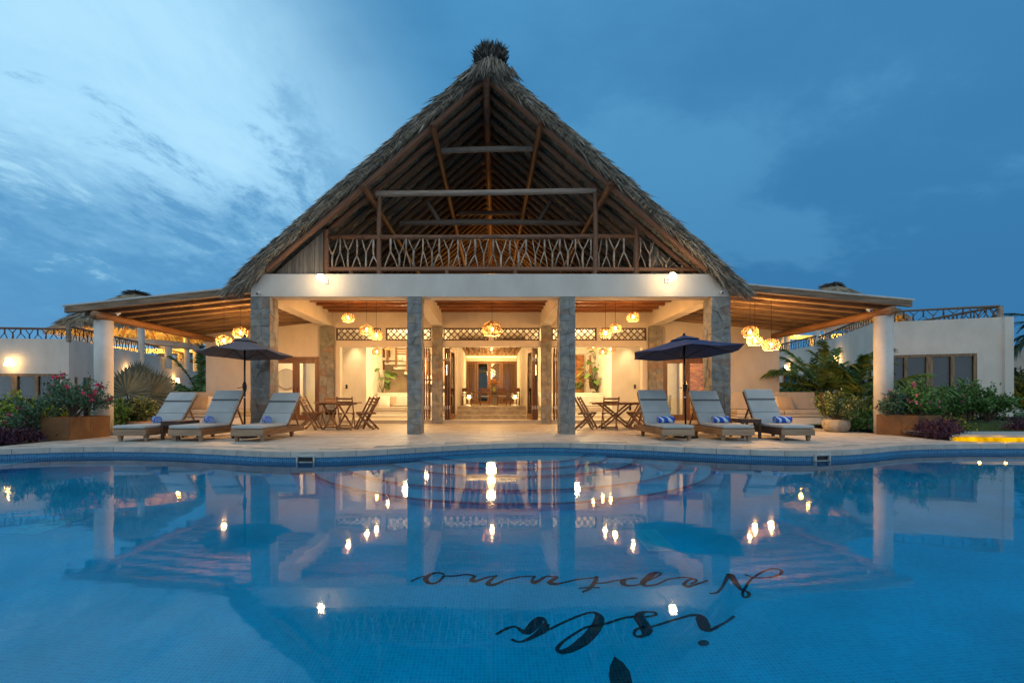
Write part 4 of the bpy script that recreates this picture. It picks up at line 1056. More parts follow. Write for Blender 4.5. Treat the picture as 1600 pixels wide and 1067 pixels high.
b_ = np.stack([rr_ * np.cos(a) * np.cos(el), rr_ * np.sin(a) * np.cos(el) * .7, .30 + rr_ * np.sin(el)], 1)
part('blossom', leaves(n, b_, b_ - np.array([0, 0, .2]) + nrng.normal(0, .08, (n, 3)), .10, .055), 'flower_orange', v, local=True)
part('leaf_spray', leaves(40, b_[:40] * .6 + np.array([0, 0, .1]), b_[:40], .18, .04), 'leaf_lime', v, local=True)
# table lamps at both ends of the hall
for x, w in ((-1.12, 'left'), (1.2, 'right')):
    t = thing('table_lamp', 'small glowing lamp at the %s side of the dining hall' % w, 'lamp', (x, 24.6, .573), 'table lamps in the dining hall')
    part('stand', MB().tube([(0, 0, 0), (0, 0, .30)], .05, 8), 'sofa_cloth', t, local=True)
    part('shade', MB().lathe([(.10, .30), (.08, .46)], 14, cap=False), 'bulb_small', t, local=True)
    lamp_light('lamp_glow', (x, 24.3, 1.1), 6, (1, .7, .3), .06, t)
# ---------------- upper floor: boarded gable ends and branch railing
YR = 12.5
def roof_z(x): return 8.84 - .873 * abs(x + .12)
k = 0
for sgn, xa, xb in ((-1, -5.62, -4.22), (1, 4.16, 5.45)):
    x = xa
    while x < xb - .03:
        w = rng.uniform(.085, .115); x1 = min(x + w, xb); YP = YR if sgn < 0 else YR + .42
        za = roof_z(x) - .13; zb = roof_z(x1) - .13; jy = rng.uniform(0, .008)
        mb = MB()
        if min(za, zb) > 4.0:
            mb.add([(x, YP - .2 + jy, 3.966), (x1 - .006, YP - .2 + jy, 3.966), (x1 - .006, YP - .2 + jy, zb), (x, YP - .2 + jy, za), (x, YP - .17, 3.966), (x1 - .006, YP - .17, 3.966), (x1 - .006, YP - .17, zb), (x, YP - .17, za)],
                   [(0, 1, 2, 3), (5, 4, 7, 6), (1, 5, 6, 2), (4, 0, 3, 7), (3, 2, 6, 7)])
            hp('gable_board', mb, 'plank')
        x = x1
RAIL = hp('railing', MB().tube([(-4.3, YR, 5.03), (-1.5, YR + .01, 5.025), (1.2, YR - .01, 5.03), (3.75, YR, 5.05)], .062, 10), 'pole', smooth=True)
pole('lower_rail', (-4.3, YR, 4.20), (5.6, YR, 4.19), .055, 'pole', RAIL)
for x, z1, r in ((-2.88, 6.14, .062), (2.66, 6.14, .062), (-4.24, 5.2, .085), (3.72, 5.25, .07)): pole('post', (x, YR - .005, 3.966), (x + .01, YR - .005, z1), r, 'pole', RAIL, 0)
for x in (-1.15, .62, 4.9, -3.6): pole('stub_post', (x, YR, 3.966), (x, YR, 4.2), .05, 'pole', RAIL, 1)
BR = []
for k in range(8):
    r = random.Random(100 + k); mb = MB(); fz = r.uniform(.42, .62); o1 = r.uniform(.09, .17); o2 = r.uniform(.07, .16); w = r.uniform(.9, 1.2)
    b1 = r.uniform(-.02, .02)
    mb.tube([(0, 0, 0), (b1, 0, fz * .5), (0, 0, fz)], [.023 * w, .021 * w, .02 * w], 6)
    mb.tube([(0, 0, fz - .02), (-o1 * .55, r.uniform(-.02, .02), fz + (1 - fz) * .45), (-o1, 0, 1)], [.017 * w, .014 * w, .012 * w], 6)
    mb.tube([(0, 0, fz - .02), (o2 * .5, r.uniform(-.02, .02), fz + (1 - fz) * .4), (o2, 0, 1)], [.017 * w, .015 * w, .013 * w], 6)
    BR.append(mb)
BRM = {}
def branch(x, y, z0, z1, k, up, mat, parent, yaw=0., wscale=1.):
    if (k, mat) not in BRM: BRM[(k, mat)] = mesh_of('forked_branch', BR[k], mat, True)
    o = bpy.data.objects.new('forked_branch', BRM[(k, mat)]); link(o, parent)
    h = z1 - z0; q = Euler((0 if up else math.pi, 0, yaw)).to_quaternion()
    o.matrix_basis = Matrix.LocRotScale(Vector((x, y, z0 if up else z1)) - org(parent), q, Vector((wscale, wscale, h)))
    return o
x = -4.08; i = 0
while x < 5.4:
    if abs(x + 2.88) > .08 and abs(x - 2.66) > .08 and abs(x - 3.72) > .08:
        branch(x, YR + rng.uniform(-.015, .015), 4.235, 4.99 if x < 3.7 else 4.235 + max(.15, min(.75, roof_z(x) - 4.5)), rng.randrange(8), i % 2 == 0, 'branch', RAIL, rng.choice((0, math.pi)), rng.uniform(.85, 1.2))
    x += rng.uniform(.185, .245); i += 1
# ---------------- palapa roof frame
ROOF = hp('ridge_pole', MB().tube([(-.12, 11.85, 8.70), (-.10, 16, 8.66), (-.02, 24, 8.68), (0, 31, 8.66)], .10, 10), 'pole', smooth=True)
yy = 12.06; i = 0
while yy < 31:
    for s in (-1, 1):
        x0 = -.12 + s * .08; rr_ = .072 if i else .09
        if yy > 13: s1 = 7.3
        else: s1 = 7.25
        p0 = Vector((x0, yy, roof_z(x0))); p1 = Vector((-.12 + s * s1 * .753, yy + rng.uniform(-.03, .03), 8.84 - s1 * .6576))
        pole('rafter', p0, p1, rr_, 'rafter' if i > 1 else 'pole', ROOF)
    yy += .56; i += 1
for s in (-1, 1):
    sd = .35
    while sd < 7.4:
        x = -.12 + s * sd * .753; z = 8.84 - sd * .6576
        pole('batten', (x + s * .658 * .09, 11.86, z + .753 * .09), (x + s * .658 * .09, 31.0, z + .753 * .09), .019, 'pole_grey', ROOF)
        sd += .36
# long purlins under the rafters and the collars that tie them
for s, (x0, z0) in ((-1, (-1.43, 7.55)), (1, (1.22, 7.60)), (-1, (-3.12, 6.06)), (1, (2.92, 6.10))):
    pole('purlin', (x0, 11.85, z0), (x0 + (.2 if s < 0 else -.12) , 31, z0 + .02), .08, 'pole', ROOF)
def kpt(px, py, d): return P(px, py, d)
pole('collar', P(690, 236, 13.2), P(834, 233, 13.2), .075, 'pole_grey', ROOF)
pole('collar', P(588, 303, 12.5), P(931, 298, 12.5), .075, 'pole_grey', ROOF, 1)
pole('collar', P(625, 349, 15.04), P(911, 349, 15.04), .085, 'pole_grey', ROOF, 2)
pole('collar', P(716, 333, 17.8), P(820, 333, 17.8), .085, 'pole_grey', ROOF)
pole('strut', P(689, 351, 15.0), P(667, 315, 15.2), .06, 'pole_grey', ROOF); pole('strut', P(838, 351, 15.0), P(860, 315, 15.2), .06, 'pole_grey', ROOF)
for y in (20.2, 25.0): pole('collar', (-3.0, y, 6.1), (2.8, y, 6.1), .085, 'pole_grey', ROOF); pole('collar', (-1.4, y, 7.5), (1.3, y, 7.5), .08, 'pole_grey', ROOF)
# underside leaf sheets between the battens and the thatch body on top
def slope_pt(s, sd, off, y): return (-.12 + s * (sd * .753 + .658 * off), y, 8.84 - sd * .6576 + .753 * off)
for s in (-1, 1):
    mb = MB(); ns = 60
    prof = []
    for i in range(ns + 1):
        sd = -.15 + 8.0 * i / ns; saw = .03 * ((i % 3) / 2)
        prof.append((sd, .12 + saw * .5, .24 - .03 * max(0, (sd - 6.8)) - .06 * max(0, sd - 7.5) + .03 * math.sin(sd * 2.1)))
    for ya, yb in ((11.93, 31.2),):
        vs = []
        for sd, a, b in prof:
            for y in (ya, yb):
                vs.append(slope_pt(s, sd, a, y)); vs.append(slope_pt(s, sd, b, y))
        fs = []
        for i in range(ns):
            o = i * 4; p = o + 4
            fs += [(o, o + 2, p + 2, p), (o + 1, p + 1, p + 3, o + 3), (o, p, p + 1, o + 1), (o + 2, o + 3, p + 3, p + 2)]
        fs += [(0, 1, 3, 2), (ns * 4, ns * 4 + 2, ns * 4 + 3, ns * 4 + 1)]
        mb.add(vs, fs)
    o = part('thatch_layer', mb, 'thatch_under', ROOF); o['kind'] = 'stuff'
    # leaf strips hanging on the battens, seen from below
    n = 9000
    sd = np.round(nrng.uniform(0, 20.6, n)) * .36 + .2 + nrng.normal(0, .03, n); y = 11.85 + 19.2 * nrng.random(n) ** 1.5
    off = nrng.uniform(.075, .115, n)
    base = np.stack([-.12 + s * (sd * .753 + .658 * off), y, 8.84 - sd * .6576 + .753 * off], 1)
    D = np.stack([np.full(n, s * .753), nrng.normal(0, .10, n), np.full(n, -.6576)], 1)
    part('leaf_strips', blades(n, base, D, nrng.uniform(.3, .42, n), nrng.uniform(.035, .07, n), twist=np.tile([0., 1, .05], (n, 1))), 'thatch_leaf', ROOF)['kind'] = 'stuff'
    # gable edge: bundled leaves that show at the front, lying down-slope
    n = 15000
    sd = nrng.uniform(-.25, 7.85 if s < 0 else 8.1, n); off = nrng.uniform(.08, .27, n); lim = .27 - .04 * np.clip(sd - 6.5, 0, 3)
    off = np.minimum(off, lim); y = 11.92 + nrng.uniform(-.08, .05, n) - (off - .1) * .25
    base = np.stack([-.12 + s * (sd * .753 + .658 * off), y, 8.84 - sd * .6576 + .753 * off], 1)
    D = np.stack([s * .753 + nrng.normal(0, .14, n), nrng.normal(-.05, .12, n), -.6576 + nrng.normal(0, .14, n)], 1)
    L_ = nrng.uniform(.18, .5, n); L_[sd > 7.2] *= 1.0
    part('gable_thatch', blades(n, base, D, L_, nrng.uniform(.012, .035, n), .06), 'thatch', ROOF)['kind'] = 'stuff'
    # short ribs across the front edge
    n = 190; mbq = MB()
    for q in range(n):
        sd_ = -.1 + 7.4 * q / n + rng.uniform(-.01, .01); oa = .03; ob = rng.uniform(.11, .17)
        if rng.random() < .35: continue
        p0 = slope_pt(s, sd_, oa, 11.84); p1 = slope_pt(s, sd_ + rng.uniform(-.03, .03), ob, 11.80)
        mbq.bar(p0, p1, .018, .03, (0, 1, 0))
    part('thatch_ribs', mbq, 'thatch_leaf', ROOF)['kind'] = 'stuff'
    # outer surface in courses
    n = 30000
    row = np.floor(nrng.uniform(0, 26, n)); sd = row * .32 - .1 + nrng.normal(0, .03, n); y = 11.86 + 19.2 * nrng.random(n) ** 1.6
    sd = np.where(y > 12.3, np.minimum(sd, 7.15), sd)
    off = .22 - .03 * np.clip(sd - 6.8, 0, 2) - .06 * np.clip(sd - 7.5, 0, 2) + nrng.uniform(-.02, .05, n)
    base = np.stack([-.12 + s * (sd * .753 + .658 * off), y, 8.84 - sd * .6576 + .753 * off], 1)
    D = np.stack([s * (.753 + .03) + nrng.normal(0, .07, n), nrng.normal(-.02, .16, n), -.6576 + nrng.normal(.03, .06, n)], 1)
    part('roof_thatch', blades(n, base, D, nrng.uniform(.3, .62, n), nrng.uniform(.02, .05, n), .10, twist=np.tile([0., 1, .1], (n, 1))), 'thatch', ROOF)['kind'] = 'stuff'
    # ragged eave fringe
    n = 5200
    y = 11.84 + np.where(nrng.random(n) < .45, .4 * nrng.random(n), 19 * nrng.random(n)); sd = np.where(y > 12.3, nrng.uniform(6.9, 7.2, n), nrng.uniform(7.1, 7.85, n)); off = nrng.uniform(.0, .22, n)
    base = np.stack([-.12 + s * (sd * .753 + .658 * off), y, 8.84 - sd * .6576 + .753 * off], 1)
    D = np.stack([s * .70 + nrng.normal(0, .12, n), nrng.normal(-.03, .15, n), np.where(y > 12.3, -.5, -.72) + nrng.normal(0, .15, n)], 1)
    part('eave_fringe', blades(n, base, D, nrng.uniform(.25, .50, n), nrng.uniform(.012, .03, n), .12), 'thatch', ROOF)['kind'] = 'stuff'
# dark tuft of leaf ends along the ridge
n = 5200
y = np.where(nrng.random(n) < .62, 11.8 + .5 * nrng.random(n), 11.8 + 19 * nrng.random(n)); a = nrng.uniform(-1.1, 1.1, n)
rad = nrng.uniform(.05, .34, n)
base = np.stack([-.02 + 1.25 * rad * np.sin(a), y, 9.02 + rad * 1.35 * np.cos(a)], 1)
D = np.stack([np.sin(a) * .9 + nrng.normal(0, .3, n), nrng.normal(-.3, .4, n), np.cos(a) * .8 + nrng.normal(.45, .3, n)], 1)
part('ridge_tuft', blades(n, base, D, nrng.uniform(.08, .20, n), nrng.uniform(.02, .045, n), .0), 'ridge_tuft', ROOF)['kind'] = 'stuff'
n = 900
x = nrng.normal(-.05, .22, n); base = np.stack([x, np.full(n, 11.76) + nrng.uniform(-.05, .1, n), 9.08 - abs(x) * .6 + nrng.uniform(-.05, .1, n)], 1)
D = np.stack([x * 1.6 + nrng.normal(0, .1, n), nrng.normal(-.1, .1, n), np.full(n, -1.)], 1)
part('ridge_leaf_ends', blades(n, base, D, nrng.uniform(.2, .42, n), nrng.uniform(.02, .045, n), .0), 'thatch', ROOF)['kind'] = 'stuff'
# warm light under the far part of the roof, cast up from the stair hall
lamp_light('attic_glow', (-.1, 21.5, 5.4), 110, (1, .50, .12), .2, HOUSE); lamp_light('attic_glow', (-.1, 27.0, 5.6), 200, (1, .50, .12), .2, HOUSE)
hp('far_gable_wall', MB().add([(-6.2, 31.3, 3.9), (6, 31.3, 3.9), (-.1, 31.3, 9.0)], [(0, 1, 2)]), 'thatch_under')
# side walls of the house body under the eaves
hp('side_wall', MB().box(-5.95, -5.75, 17.31, 31, 3.62, 4.2).box(5.7, 5.9, 17.31, 31, 3.62, 4.2), 'plaster')
# ---------------- side verandas: sloping roof on round column, log beam, rafters
def veranda(s, x_in, z_in, x_out, z_out, xc, zc, lab):
    sx = lambda x: x
    def zt(x): return z_in + (z_out - z_in) * (abs(x) - abs(x_in)) / (abs(x_out) - abs(x_in))
    mb = MB(); y0, y1 = 12.0, 17.35
    def quadslab(xa, xb, ya, yb, ta, tb, m):
        m.add([(xa, ya, zt(xa) - tb), (xb, ya, zt(xb) - tb), (xb, yb, zt(xb) - tb), (xa, yb, zt(xa) - tb), (xa, ya, zt(xa) - ta), (xb, ya, zt(xb) - ta), (xb, yb, zt(xb) - ta), (xa, yb, zt(xa) - ta)],
              [(0, 3, 2, 1), (4, 5, 6, 7), (0, 1, 5, 4), (1, 2, 6, 5), (2, 3, 7, 6), (3, 0, 4, 7)] if xb > xa else [(0, 1, 2, 3), (7, 6, 5, 4), (4, 5, 1, 0), (5, 6, 2, 1), (6, 7, 3, 2), (7, 4, 0, 3)])
    quadslab(x_in, x_out, y0, y1, 0, .035, mb)
    v = hp('veranda_roof', mb, 'membrane'); v['label'] = lab
    # cane ceiling, one cane screen with its ribs
    mb = MB(); quadslab(x_in, x_out * .996, y0 + .02, y1 - .01, .037, .052, mb); part('cane_ceiling', mb, 'reed', v)
    ribs = MB(); y = 12.1
    x = abs(x_in) + .1
    while x < abs(x_out) - .05:
        ribs.bar((s * x, 12.05, zt(s * x) - .058), (s * x, 17.2, zt(s * x) - .058), .012, .012); x += .11
    part('cane_ribs', ribs, 'reed', v)['kind'] = 'stuff'
    y = 12.02
    for k in range(9):
        m2 = MB(); yy_ = y + k * .6
        xe = x_out - s * (.05 + .25 * (k % 2) * 0)
        quadslab(x_in + s * .005, xe, yy_, yy_ + .10, .066, .066 + (.125 if k == 0 else .085), m2)
        part('veranda_rafter', m2, 'pergola_rafter', v)
    # log beam along the outer side
    mb = MB(); bz = zt(s * xc) - .235 - .10
    mb.tube([(s * xc, 11.98, bz), (s * xc, 13.5, bz + .005), (s * xc, 15.4, bz - .005), (s * xc, 17.3, bz)], [.105, .10, .108, .10], 12)
    part('log_beam', mb, 'pergola_beam', v, smooth=True)
    part('round_column', MB().lathe([(.2, 0), (.2, bz - .10)], 36, (s * xc, 12.28, 0)), 'white_column', v, smooth=False)
    return zt
ztL = veranda(-1, -5.965, 3.68, -10.60, 3.19, 9.78, 3.0, 'sloping cane veranda roof left of the porch')
ztR = veranda(1, 5.905, 3.76, 10.46, 3.34, 9.90, 3.1, 'sloping cane veranda roof right of the porch')
for o in [q for q in C.objects if q.name.startswith('round_column')]:
    for p_ in o.data.polygons: p_.use_smooth = len(p_.vertices) == 4
# ================================================================ LAMPS
RT = {}
def rattan_mesh(kind):
    if kind in RT: return RT[kind]
    r = random.Random(kind); mb = MB(); a_, h_ = .5, .40      # unit: diameter 1
    def on(th, ph): # ph 0 top .. pi bottom
        rr_ = a_ * math.sin(ph) ** .8; return Vector((rr_ * math.cos(th), rr_ * math.sin(th), h_ * math.cos(ph)))
    for k in range(46):
        th = r.uniform(0, 6.28); ph = r.uniform(.15, .6); pts = []; dth = r.choice((-1, 1)) * r.uniform(.10, .55)
        dp = r.uniform(.10, .24)
        for q in range(14):
            pts.append(on(th, ph)); th += dth * .5; ph += dp
            if ph > 2.28: break
            if r.random() < .15: dth = -dth
        if len(pts) > 2: mb.tube(pts, .013, 4)
    for ph, w in ((.22, .02), (1.2, .010), (1.75, .010), (2.3, .022)):
        mb.tube([on(t, ph) for t in np.linspace(0, 6.283, 25)], w, 5)
    RT[kind] = mb; return mb
def pendant(px, py, d, dia, ztop, power, label, group, kind=0):
    c = P(px, py, d)
    t = thing('pendant_lamp', label, 'pendant lamp', c, group)
    m = rattan_mesh(kind); k = MB(); k.v = [(a * dia, b * dia, c_ * dia) for a, b, c_ in m.v]; k.f = m.f
    part('lamp_shade', k, 'rattan', t, local=True)
    part('bulb', MB().lathe([(.004, -.05), (.03, -.03), (.036, 0), (.028, .03), (.012, .06), (.012, .08)], 12), 'bulb', t, local=True, smooth=True)
    part('cord', MB().tube([(0, 0, .08), (0, 0, ztop - c.z)], .006, 5), 'black_metal', t, local=True)
    part('socket', MB().tube([(0, 0, .075), (0, 0, .15)], .02, 8), 'black_metal', t, local=True)
    lamp_light('bulb_light', c, power * .015, (1, .52, .17), .035, t)
    lamp_light('down_light', c + Vector((0, 0, -.40 * dia)), power * .50, (1, .50, .15), .05, t)
gp = 'rattan pendants under the porch'
pendant(769, 515, 14.5, .60, 3.96, 190, 'large woven rattan pendant in the middle of the porch', gp, 1)
pendant(544, 497, 14.6, .37, 3.96, 115, 'small rattan pendant hanging highest in the left bay of the porch', gp, 2)
pendant(573, 516, 14.4, .39, 3.96, 115, 'small rattan pendant in the left bay overlapped by its lower neighbour', gp, 3)
pendant(588, 524, 14.2, .38, 3.96, 115, 'lowest small rattan pendant in front of the left lattice', gp, 4)
pendant(989, 496, 14.5, .37, 3.96, 115, 'small rattan pendant hanging highest in the right bay of the porch', gp, 5)
pendant(961.5, 513, 14.4, .35, 3.96, 115, 'middle small rattan pendant of the three in the right bay', gp, 6)
pendant(946, 521, 14.2, .34, 3.96, 115, 'lowest small rattan pendant nearest the third column in the right bay', gp, 7)
gi = 'rattan pendants inside the house'
pendant(768, 546, 20.0, .80, 3.4, 22, 'wide rattan pendant over the steps of the dining hall', gi, 8)
pendant(589, 550, 18.4, .37, 3.5, 20, 'small rattan pendant inside in front of the stair', gi, 9)
pendant(606, 541, 18.4, .37, 3.5, 20, 'small rattan pendant inside half hidden by the lintel over the left sofa', gi, 10)
pendant(927, 542, 18.4, .37, 3.5, 18, 'small rattan pendant inside half hidden by the lintel next to the third column', gi, 11)
pendant(954, 546, 18.6, .36, 3.5, 18, 'small rattan pendant inside nearest the lit right wall', gi, 12)
pendant(942, 550, 18.2, .34, 3.5, 18, 'lowest small rattan pendant inside in front of the timber mirror', gi, 13)
gv = 'rattan pendants under the side verandas'
pendant(350, 533, 13.4, .41, 3.45, 215, 'lower rattan pendant under the left veranda above the umbrella', gv, 14)
pendant(375.5, 520.5, 13.8, .41, 3.5, 215, 'upper rattan pendant under the left veranda beside the stone column', gv, 15)
pendant(1172, 519.5, 13.2, .41, 3.5, 215, 'highest rattan pendant under the right veranda', gv, 16)
pendant(1179.5, 532.5, 13.2, .40, 3.5, 215, 'middle rattan pendant under the right veranda touching the highest one', gv, 17)
pendant(1205, 539.5, 12.8, .43, 3.45, 215, 'lowest and outermost rattan pendant under the right veranda', gv, 18)
# flood lamps on the beam
for px, py, side in ((501, 434, 'left'), (1051, 432, 'right')):
    c = P(px, py, 11.62)
    t = thing('flood_lamp', 'blazing round flood lamp on the %s part of the white front beam' % side, 'flood lamp', c, 'flood lamps on the front beam')
    part('globe', MB().lathe([(.001, -.09), (.05, -.075), (.08, -.035), (.09, 0), (.08, .035), (.05, .075), (.001, .09)], 20), 'flood', t, local=True, smooth=True)
    part('bracket', MB().box(-.045, .045, .36, .418, -.06, .06).bar((0, .08, 0), (0, .36, 0), .03, .03), 'white_plastic', t, local=True, bevel=.005)
# security cameras and speaker boxes
def seccam(px, py, d, label, face=-1):
    c = P(px, py, d); t = thing('security_camera', label, 'camera', c, 'small security cameras')
    part('mount', MB().box(-.03, .03, .02, .088, .01, .05), 'white_plastic', t, local=True, bevel=.006)
    part('housing', MB().tube([(0, .04, .01), (0, -.04, -.02)], [.03, .034], 12), 'white_plastic', t, local=True, smooth=False)
    part('lens', MB().tube([(0, -.039, -.02), (0, -.05, -.025)], [.024, .02], 10), 'black_plastic', t, local=True)
seccam(403, 458, 11.95, 'small security camera at the left end of the front beam'); seccam(1128, 457, 11.95, 'small security camera at the right end of the front beam')
seccam(183, 491, 12.15, 'small security camera beside the left round column'); seccam(107, 487, 12.3, 'small security camera on the outer left corner of the left veranda'); seccam(1359, 485, 12.1, 'small security camera beside the right round column')
c = P(122, 480, 12.1); solo('junction_box', MB().box(c.x - .07, c.x + .07, 12.05, 12.17, c.z - .07, c.z + .07), 'white_plastic', 'white square box under the front edge of the left veranda', 'box', (c.x, 12.1, c.z - .07), bevel=.008)

# ================================================================ SUN LOUNGERS
def lounger(x, y, rz, label, frame='teak', back=None, lean=51):
    t = thing('sun_lounger', label, 'sun lounger', (x, y, 0), 'sun loungers along the pool', rz)
    if back: 
        return t
    W_, Ln = .68, 1.92
    # frame boards (foot end at y=0, head end at y=Ln)
    part('foot_board', MB().box(-W_ / 2, W_ / 2, 0, .03, .12, .255), 'teak_grey', t, local=True, bevel=.006)
    part('head_board', MB().box(-W_ / 2, W_ / 2, Ln - .03, Ln, .12, .255), frame, t, local=True, bevel=.006)
    for s in (-1, 1): part('side_board', MB().box(s * (W_ / 2 - .03) if s > 0 else -W_ / 2, W_ / 2 if s > 0 else -W_ / 2 + .03, .032, Ln - .032, .12, .255), frame, t, local=True, bevel=.006)
    for yy in (.12, 1.42):
        for xx_ in (-.27, .27):
            part('leg', MB().tube([(xx_, yy, .13), (xx_, yy, 0)], [.058, .036], 4), 'teak_grey' if yy < 1 else frame, t, local=True)
    for k in range(17):
        yy = .07 + k * .064
        part('slat', MB().box(-W_ / 2 + .032, W_ / 2 - .032, yy, yy + .045, .245, .262), frame, t, local=True)
    ang = R(lean); hy, hz = 1.14, .27; L_ = .94
    ca, sa = math.cos(ang), math.sin(ang)
    def bk(u, v): return (hy + u * ca - v * sa, hz + u * sa + v * ca)      # u along the backrest, v out of its face
    for s in (-1, 1):
        m = MB(); a = bk(0, 0); b = bk(L_, 0); m.bar((s * .30, a[0], a[1]), (s * .30, b[0], b[1]), .035, .045, (1, 0, 0)); part('backrest_rail', m, frame, t, local=True)
        m = MB(); a = bk(.55, -.02); m.bar((s * .26, a[0], a[1]), (s * .26, 1.80, .23), .03, .03, (1, 0, 0)); part('prop', m, frame, t, local=True)
    for k in range(10):
        a = bk(.05 + k * .092, .0); m = MB(); m.bar((-.31, a[0], a[1]), (.31, a[0], a[1]), .014, .05, (0, -sa, ca) if False else (0, ca, sa)); part('slat', m, frame, t, local=True)
    # cushions: seat and three back sections with a head roll
    seat = MB().box(-.325, .325, -.02, 1.10, .266, .336)
    cu = part('seat_cushion', seat, 'cushion', t, local=True, bevel=.03, segs=4); cu.modifiers[0].angle_limit = R(30)
    for u0, u1, v1 in ((.0, .30, .095), (.305, .66, .095), (.665, .95, .115)):
        m = MB(); vs = []
        for xx_ in (-.325, .325):
            for (u, v) in ((u0, .03), (u1, .03), (u1, v1), (u0, v1)):
                q = bk(u, v); vs.append((xx_, q[0], q[1]))
        m.add(vs, [(0, 1, 2, 3), (7, 6, 5, 4), (0, 4, 5, 1), (1, 5, 6, 2), (2, 6, 7, 3), (3, 7, 4, 0)])
        part('back_cushion', m, 'cushion', t, local=True, bevel=.022, segs=3)
    m = MB(); a = bk(.66, .112); m.bar((-.322, a[0], a[1]), (.322, a[0], a[1]), .012, .03, (0, ca, sa)); part('cushion_strap', m, 'piping', t, local=True)
    for s in (-1, 1):
        q = bk(.45, .05); part('tie', MB().tube([(s * .325, q[0], q[1]), (s * .35, q[0] + .02, q[1] - .06), (s * .345, q[0] + .0, q[1] - .16)], .005, 4), 'piping', t, local=True)
    return t
lounger(-7.43, 9.98, R(-1), 'grey cushioned teak lounger farthest left, left of the low side table', lean=47)
lounger(-6.30, 9.98, R(-1.5), 'grey cushioned teak lounger second from the left, right of the low side table', lean=52)
lounger(-4.99, 9.92, R(-3), 'grey cushioned teak lounger partly lit by warm light, right of the charcoal umbrella', lean=46)
lounger(3.88, 10.08, R(1), 'grey cushioned teak lounger left of the navy umbrella pole', lean=53)
lounger(5.13, 10.08, R(1), 'grey cushioned teak lounger between the navy umbrella and the low dark table', lean=51)
lounger(6.37, 10.08, R(-1), 'grey cushioned teak lounger farthest right, beyond the low dark table', 'dark_wood', lean=55)
def towel(x, y, z, rz, label):
    t = thing('rolled_towel', label, 'towel', (x, y, z), 'rolled blue towels on the loungers', rz)
    L_, r0 = .36, .075
    mb = MB().tube([(-L_ / 2, 0, r0), (L_ / 2, 0, r0)], r0, 22, cap=False)
    part('cloth', mb, 'towel', t, local=True, smooth=True)
    for s in (-1, 1):
        for mat, ph in (('towel_blue', 0.), ('towel_white', math.pi)):
            m = MB(); vs = []; n = 44
            for i in range(n + 1):
                a = 5.2 * math.pi * i / n; r = r0 * .98 * i / n + .003
                for q in (-.0075, .0075):
                    rr_ = max(.001, r + q * (1.55 if mat == 'towel_blue' else .8)); vs.append((s * (L_ / 2 - .004 * (i / n)) , rr_ * math.cos(a + ph), r0 + rr_ * math.sin(a + ph)))
            m.add(vs, [(2 * i, 2 * i + 1, 2 * i + 3, 2 * i + 2) for i in range(n)])
            o = part('rolled_end', m, mat, t, local=True); so = o.modifiers.new('solid', 'SOLIDIFY'); so.thickness = .006; so.offset = 0
for x, y, lab in ((-7.53, 10.96, 'blue and white rolled towel on the farthest left lounger'), (-6.35, 10.96, 'blue and white rolled towel on the second lounger from the left'), (-5.02, 10.90, 'blue and white rolled towel on the lounger right of the charcoal umbrella')):
    towel(x, y, .337, math.atan2(-y, -x) + R(8), lab)
for x, y, lab in ((3.82, 10.95, 'blue and white rolled towel on the lounger left of the navy umbrella'), (5.06, 10.95, 'blue and white rolled towel on the middle right lounger'), (6.42, 10.9, 'blue and white rolled towel on the farthest right lounger')):
    towel(x + .1, y, .337, R(2), lab)
def side_table(x, y, w, d, h, label):
    t = thing('side_table', label, 'side table', (x, y, 0), 'low side tables between loungers')
    n = 6
    for k in range(n):
        x0 = -w / 2 + w * k / n; part('top_slat', MB().box(x0 + .003, x0 + w / n - .003, -d / 2, d / 2, h - .025, h), 'dark_wood', t, local=True, bevel=.003)
    part('apron', MB().box(-w / 2 + .01, w / 2 - .01, -d / 2 + .01, -d / 2 + .03, h - .09, h - .026).box(-w / 2 + .01, w / 2 - .01, d / 2 - .03, d / 2 - .01, h - .09, h - .026).box(-w / 2 + .01, -w / 2 + .03, -d / 2 + .031, d / 2 - .031, h - .09, h - .026).box(w / 2 - .03, w / 2 - .01, -d / 2 + .031, d / 2 - .031, h - .09, h - .026), 'dark_wood', t, local=True)
    for a in (-1, 1):
        for b in (-1, 1): part('leg', MB().box(min(a * (w / 2 - .055), a * (w / 2 - .005)), max(a * (w / 2 - .055), a * (w / 2 - .005)), min(b * (d / 2 - .055), b * (d / 2 - .005)), max(b * (d / 2 - .055), b * (d / 2 - .005)), 0, h - .027), 'dark_wood', t, local=True)
side_table(-6.86, 10.75, .40, .75, .40, 'low dark slatted table between the two farthest left loungers')
side_table(5.76, 11.05, .44, .60, .43, 'low dark slatted table between the two farthest right loungers')
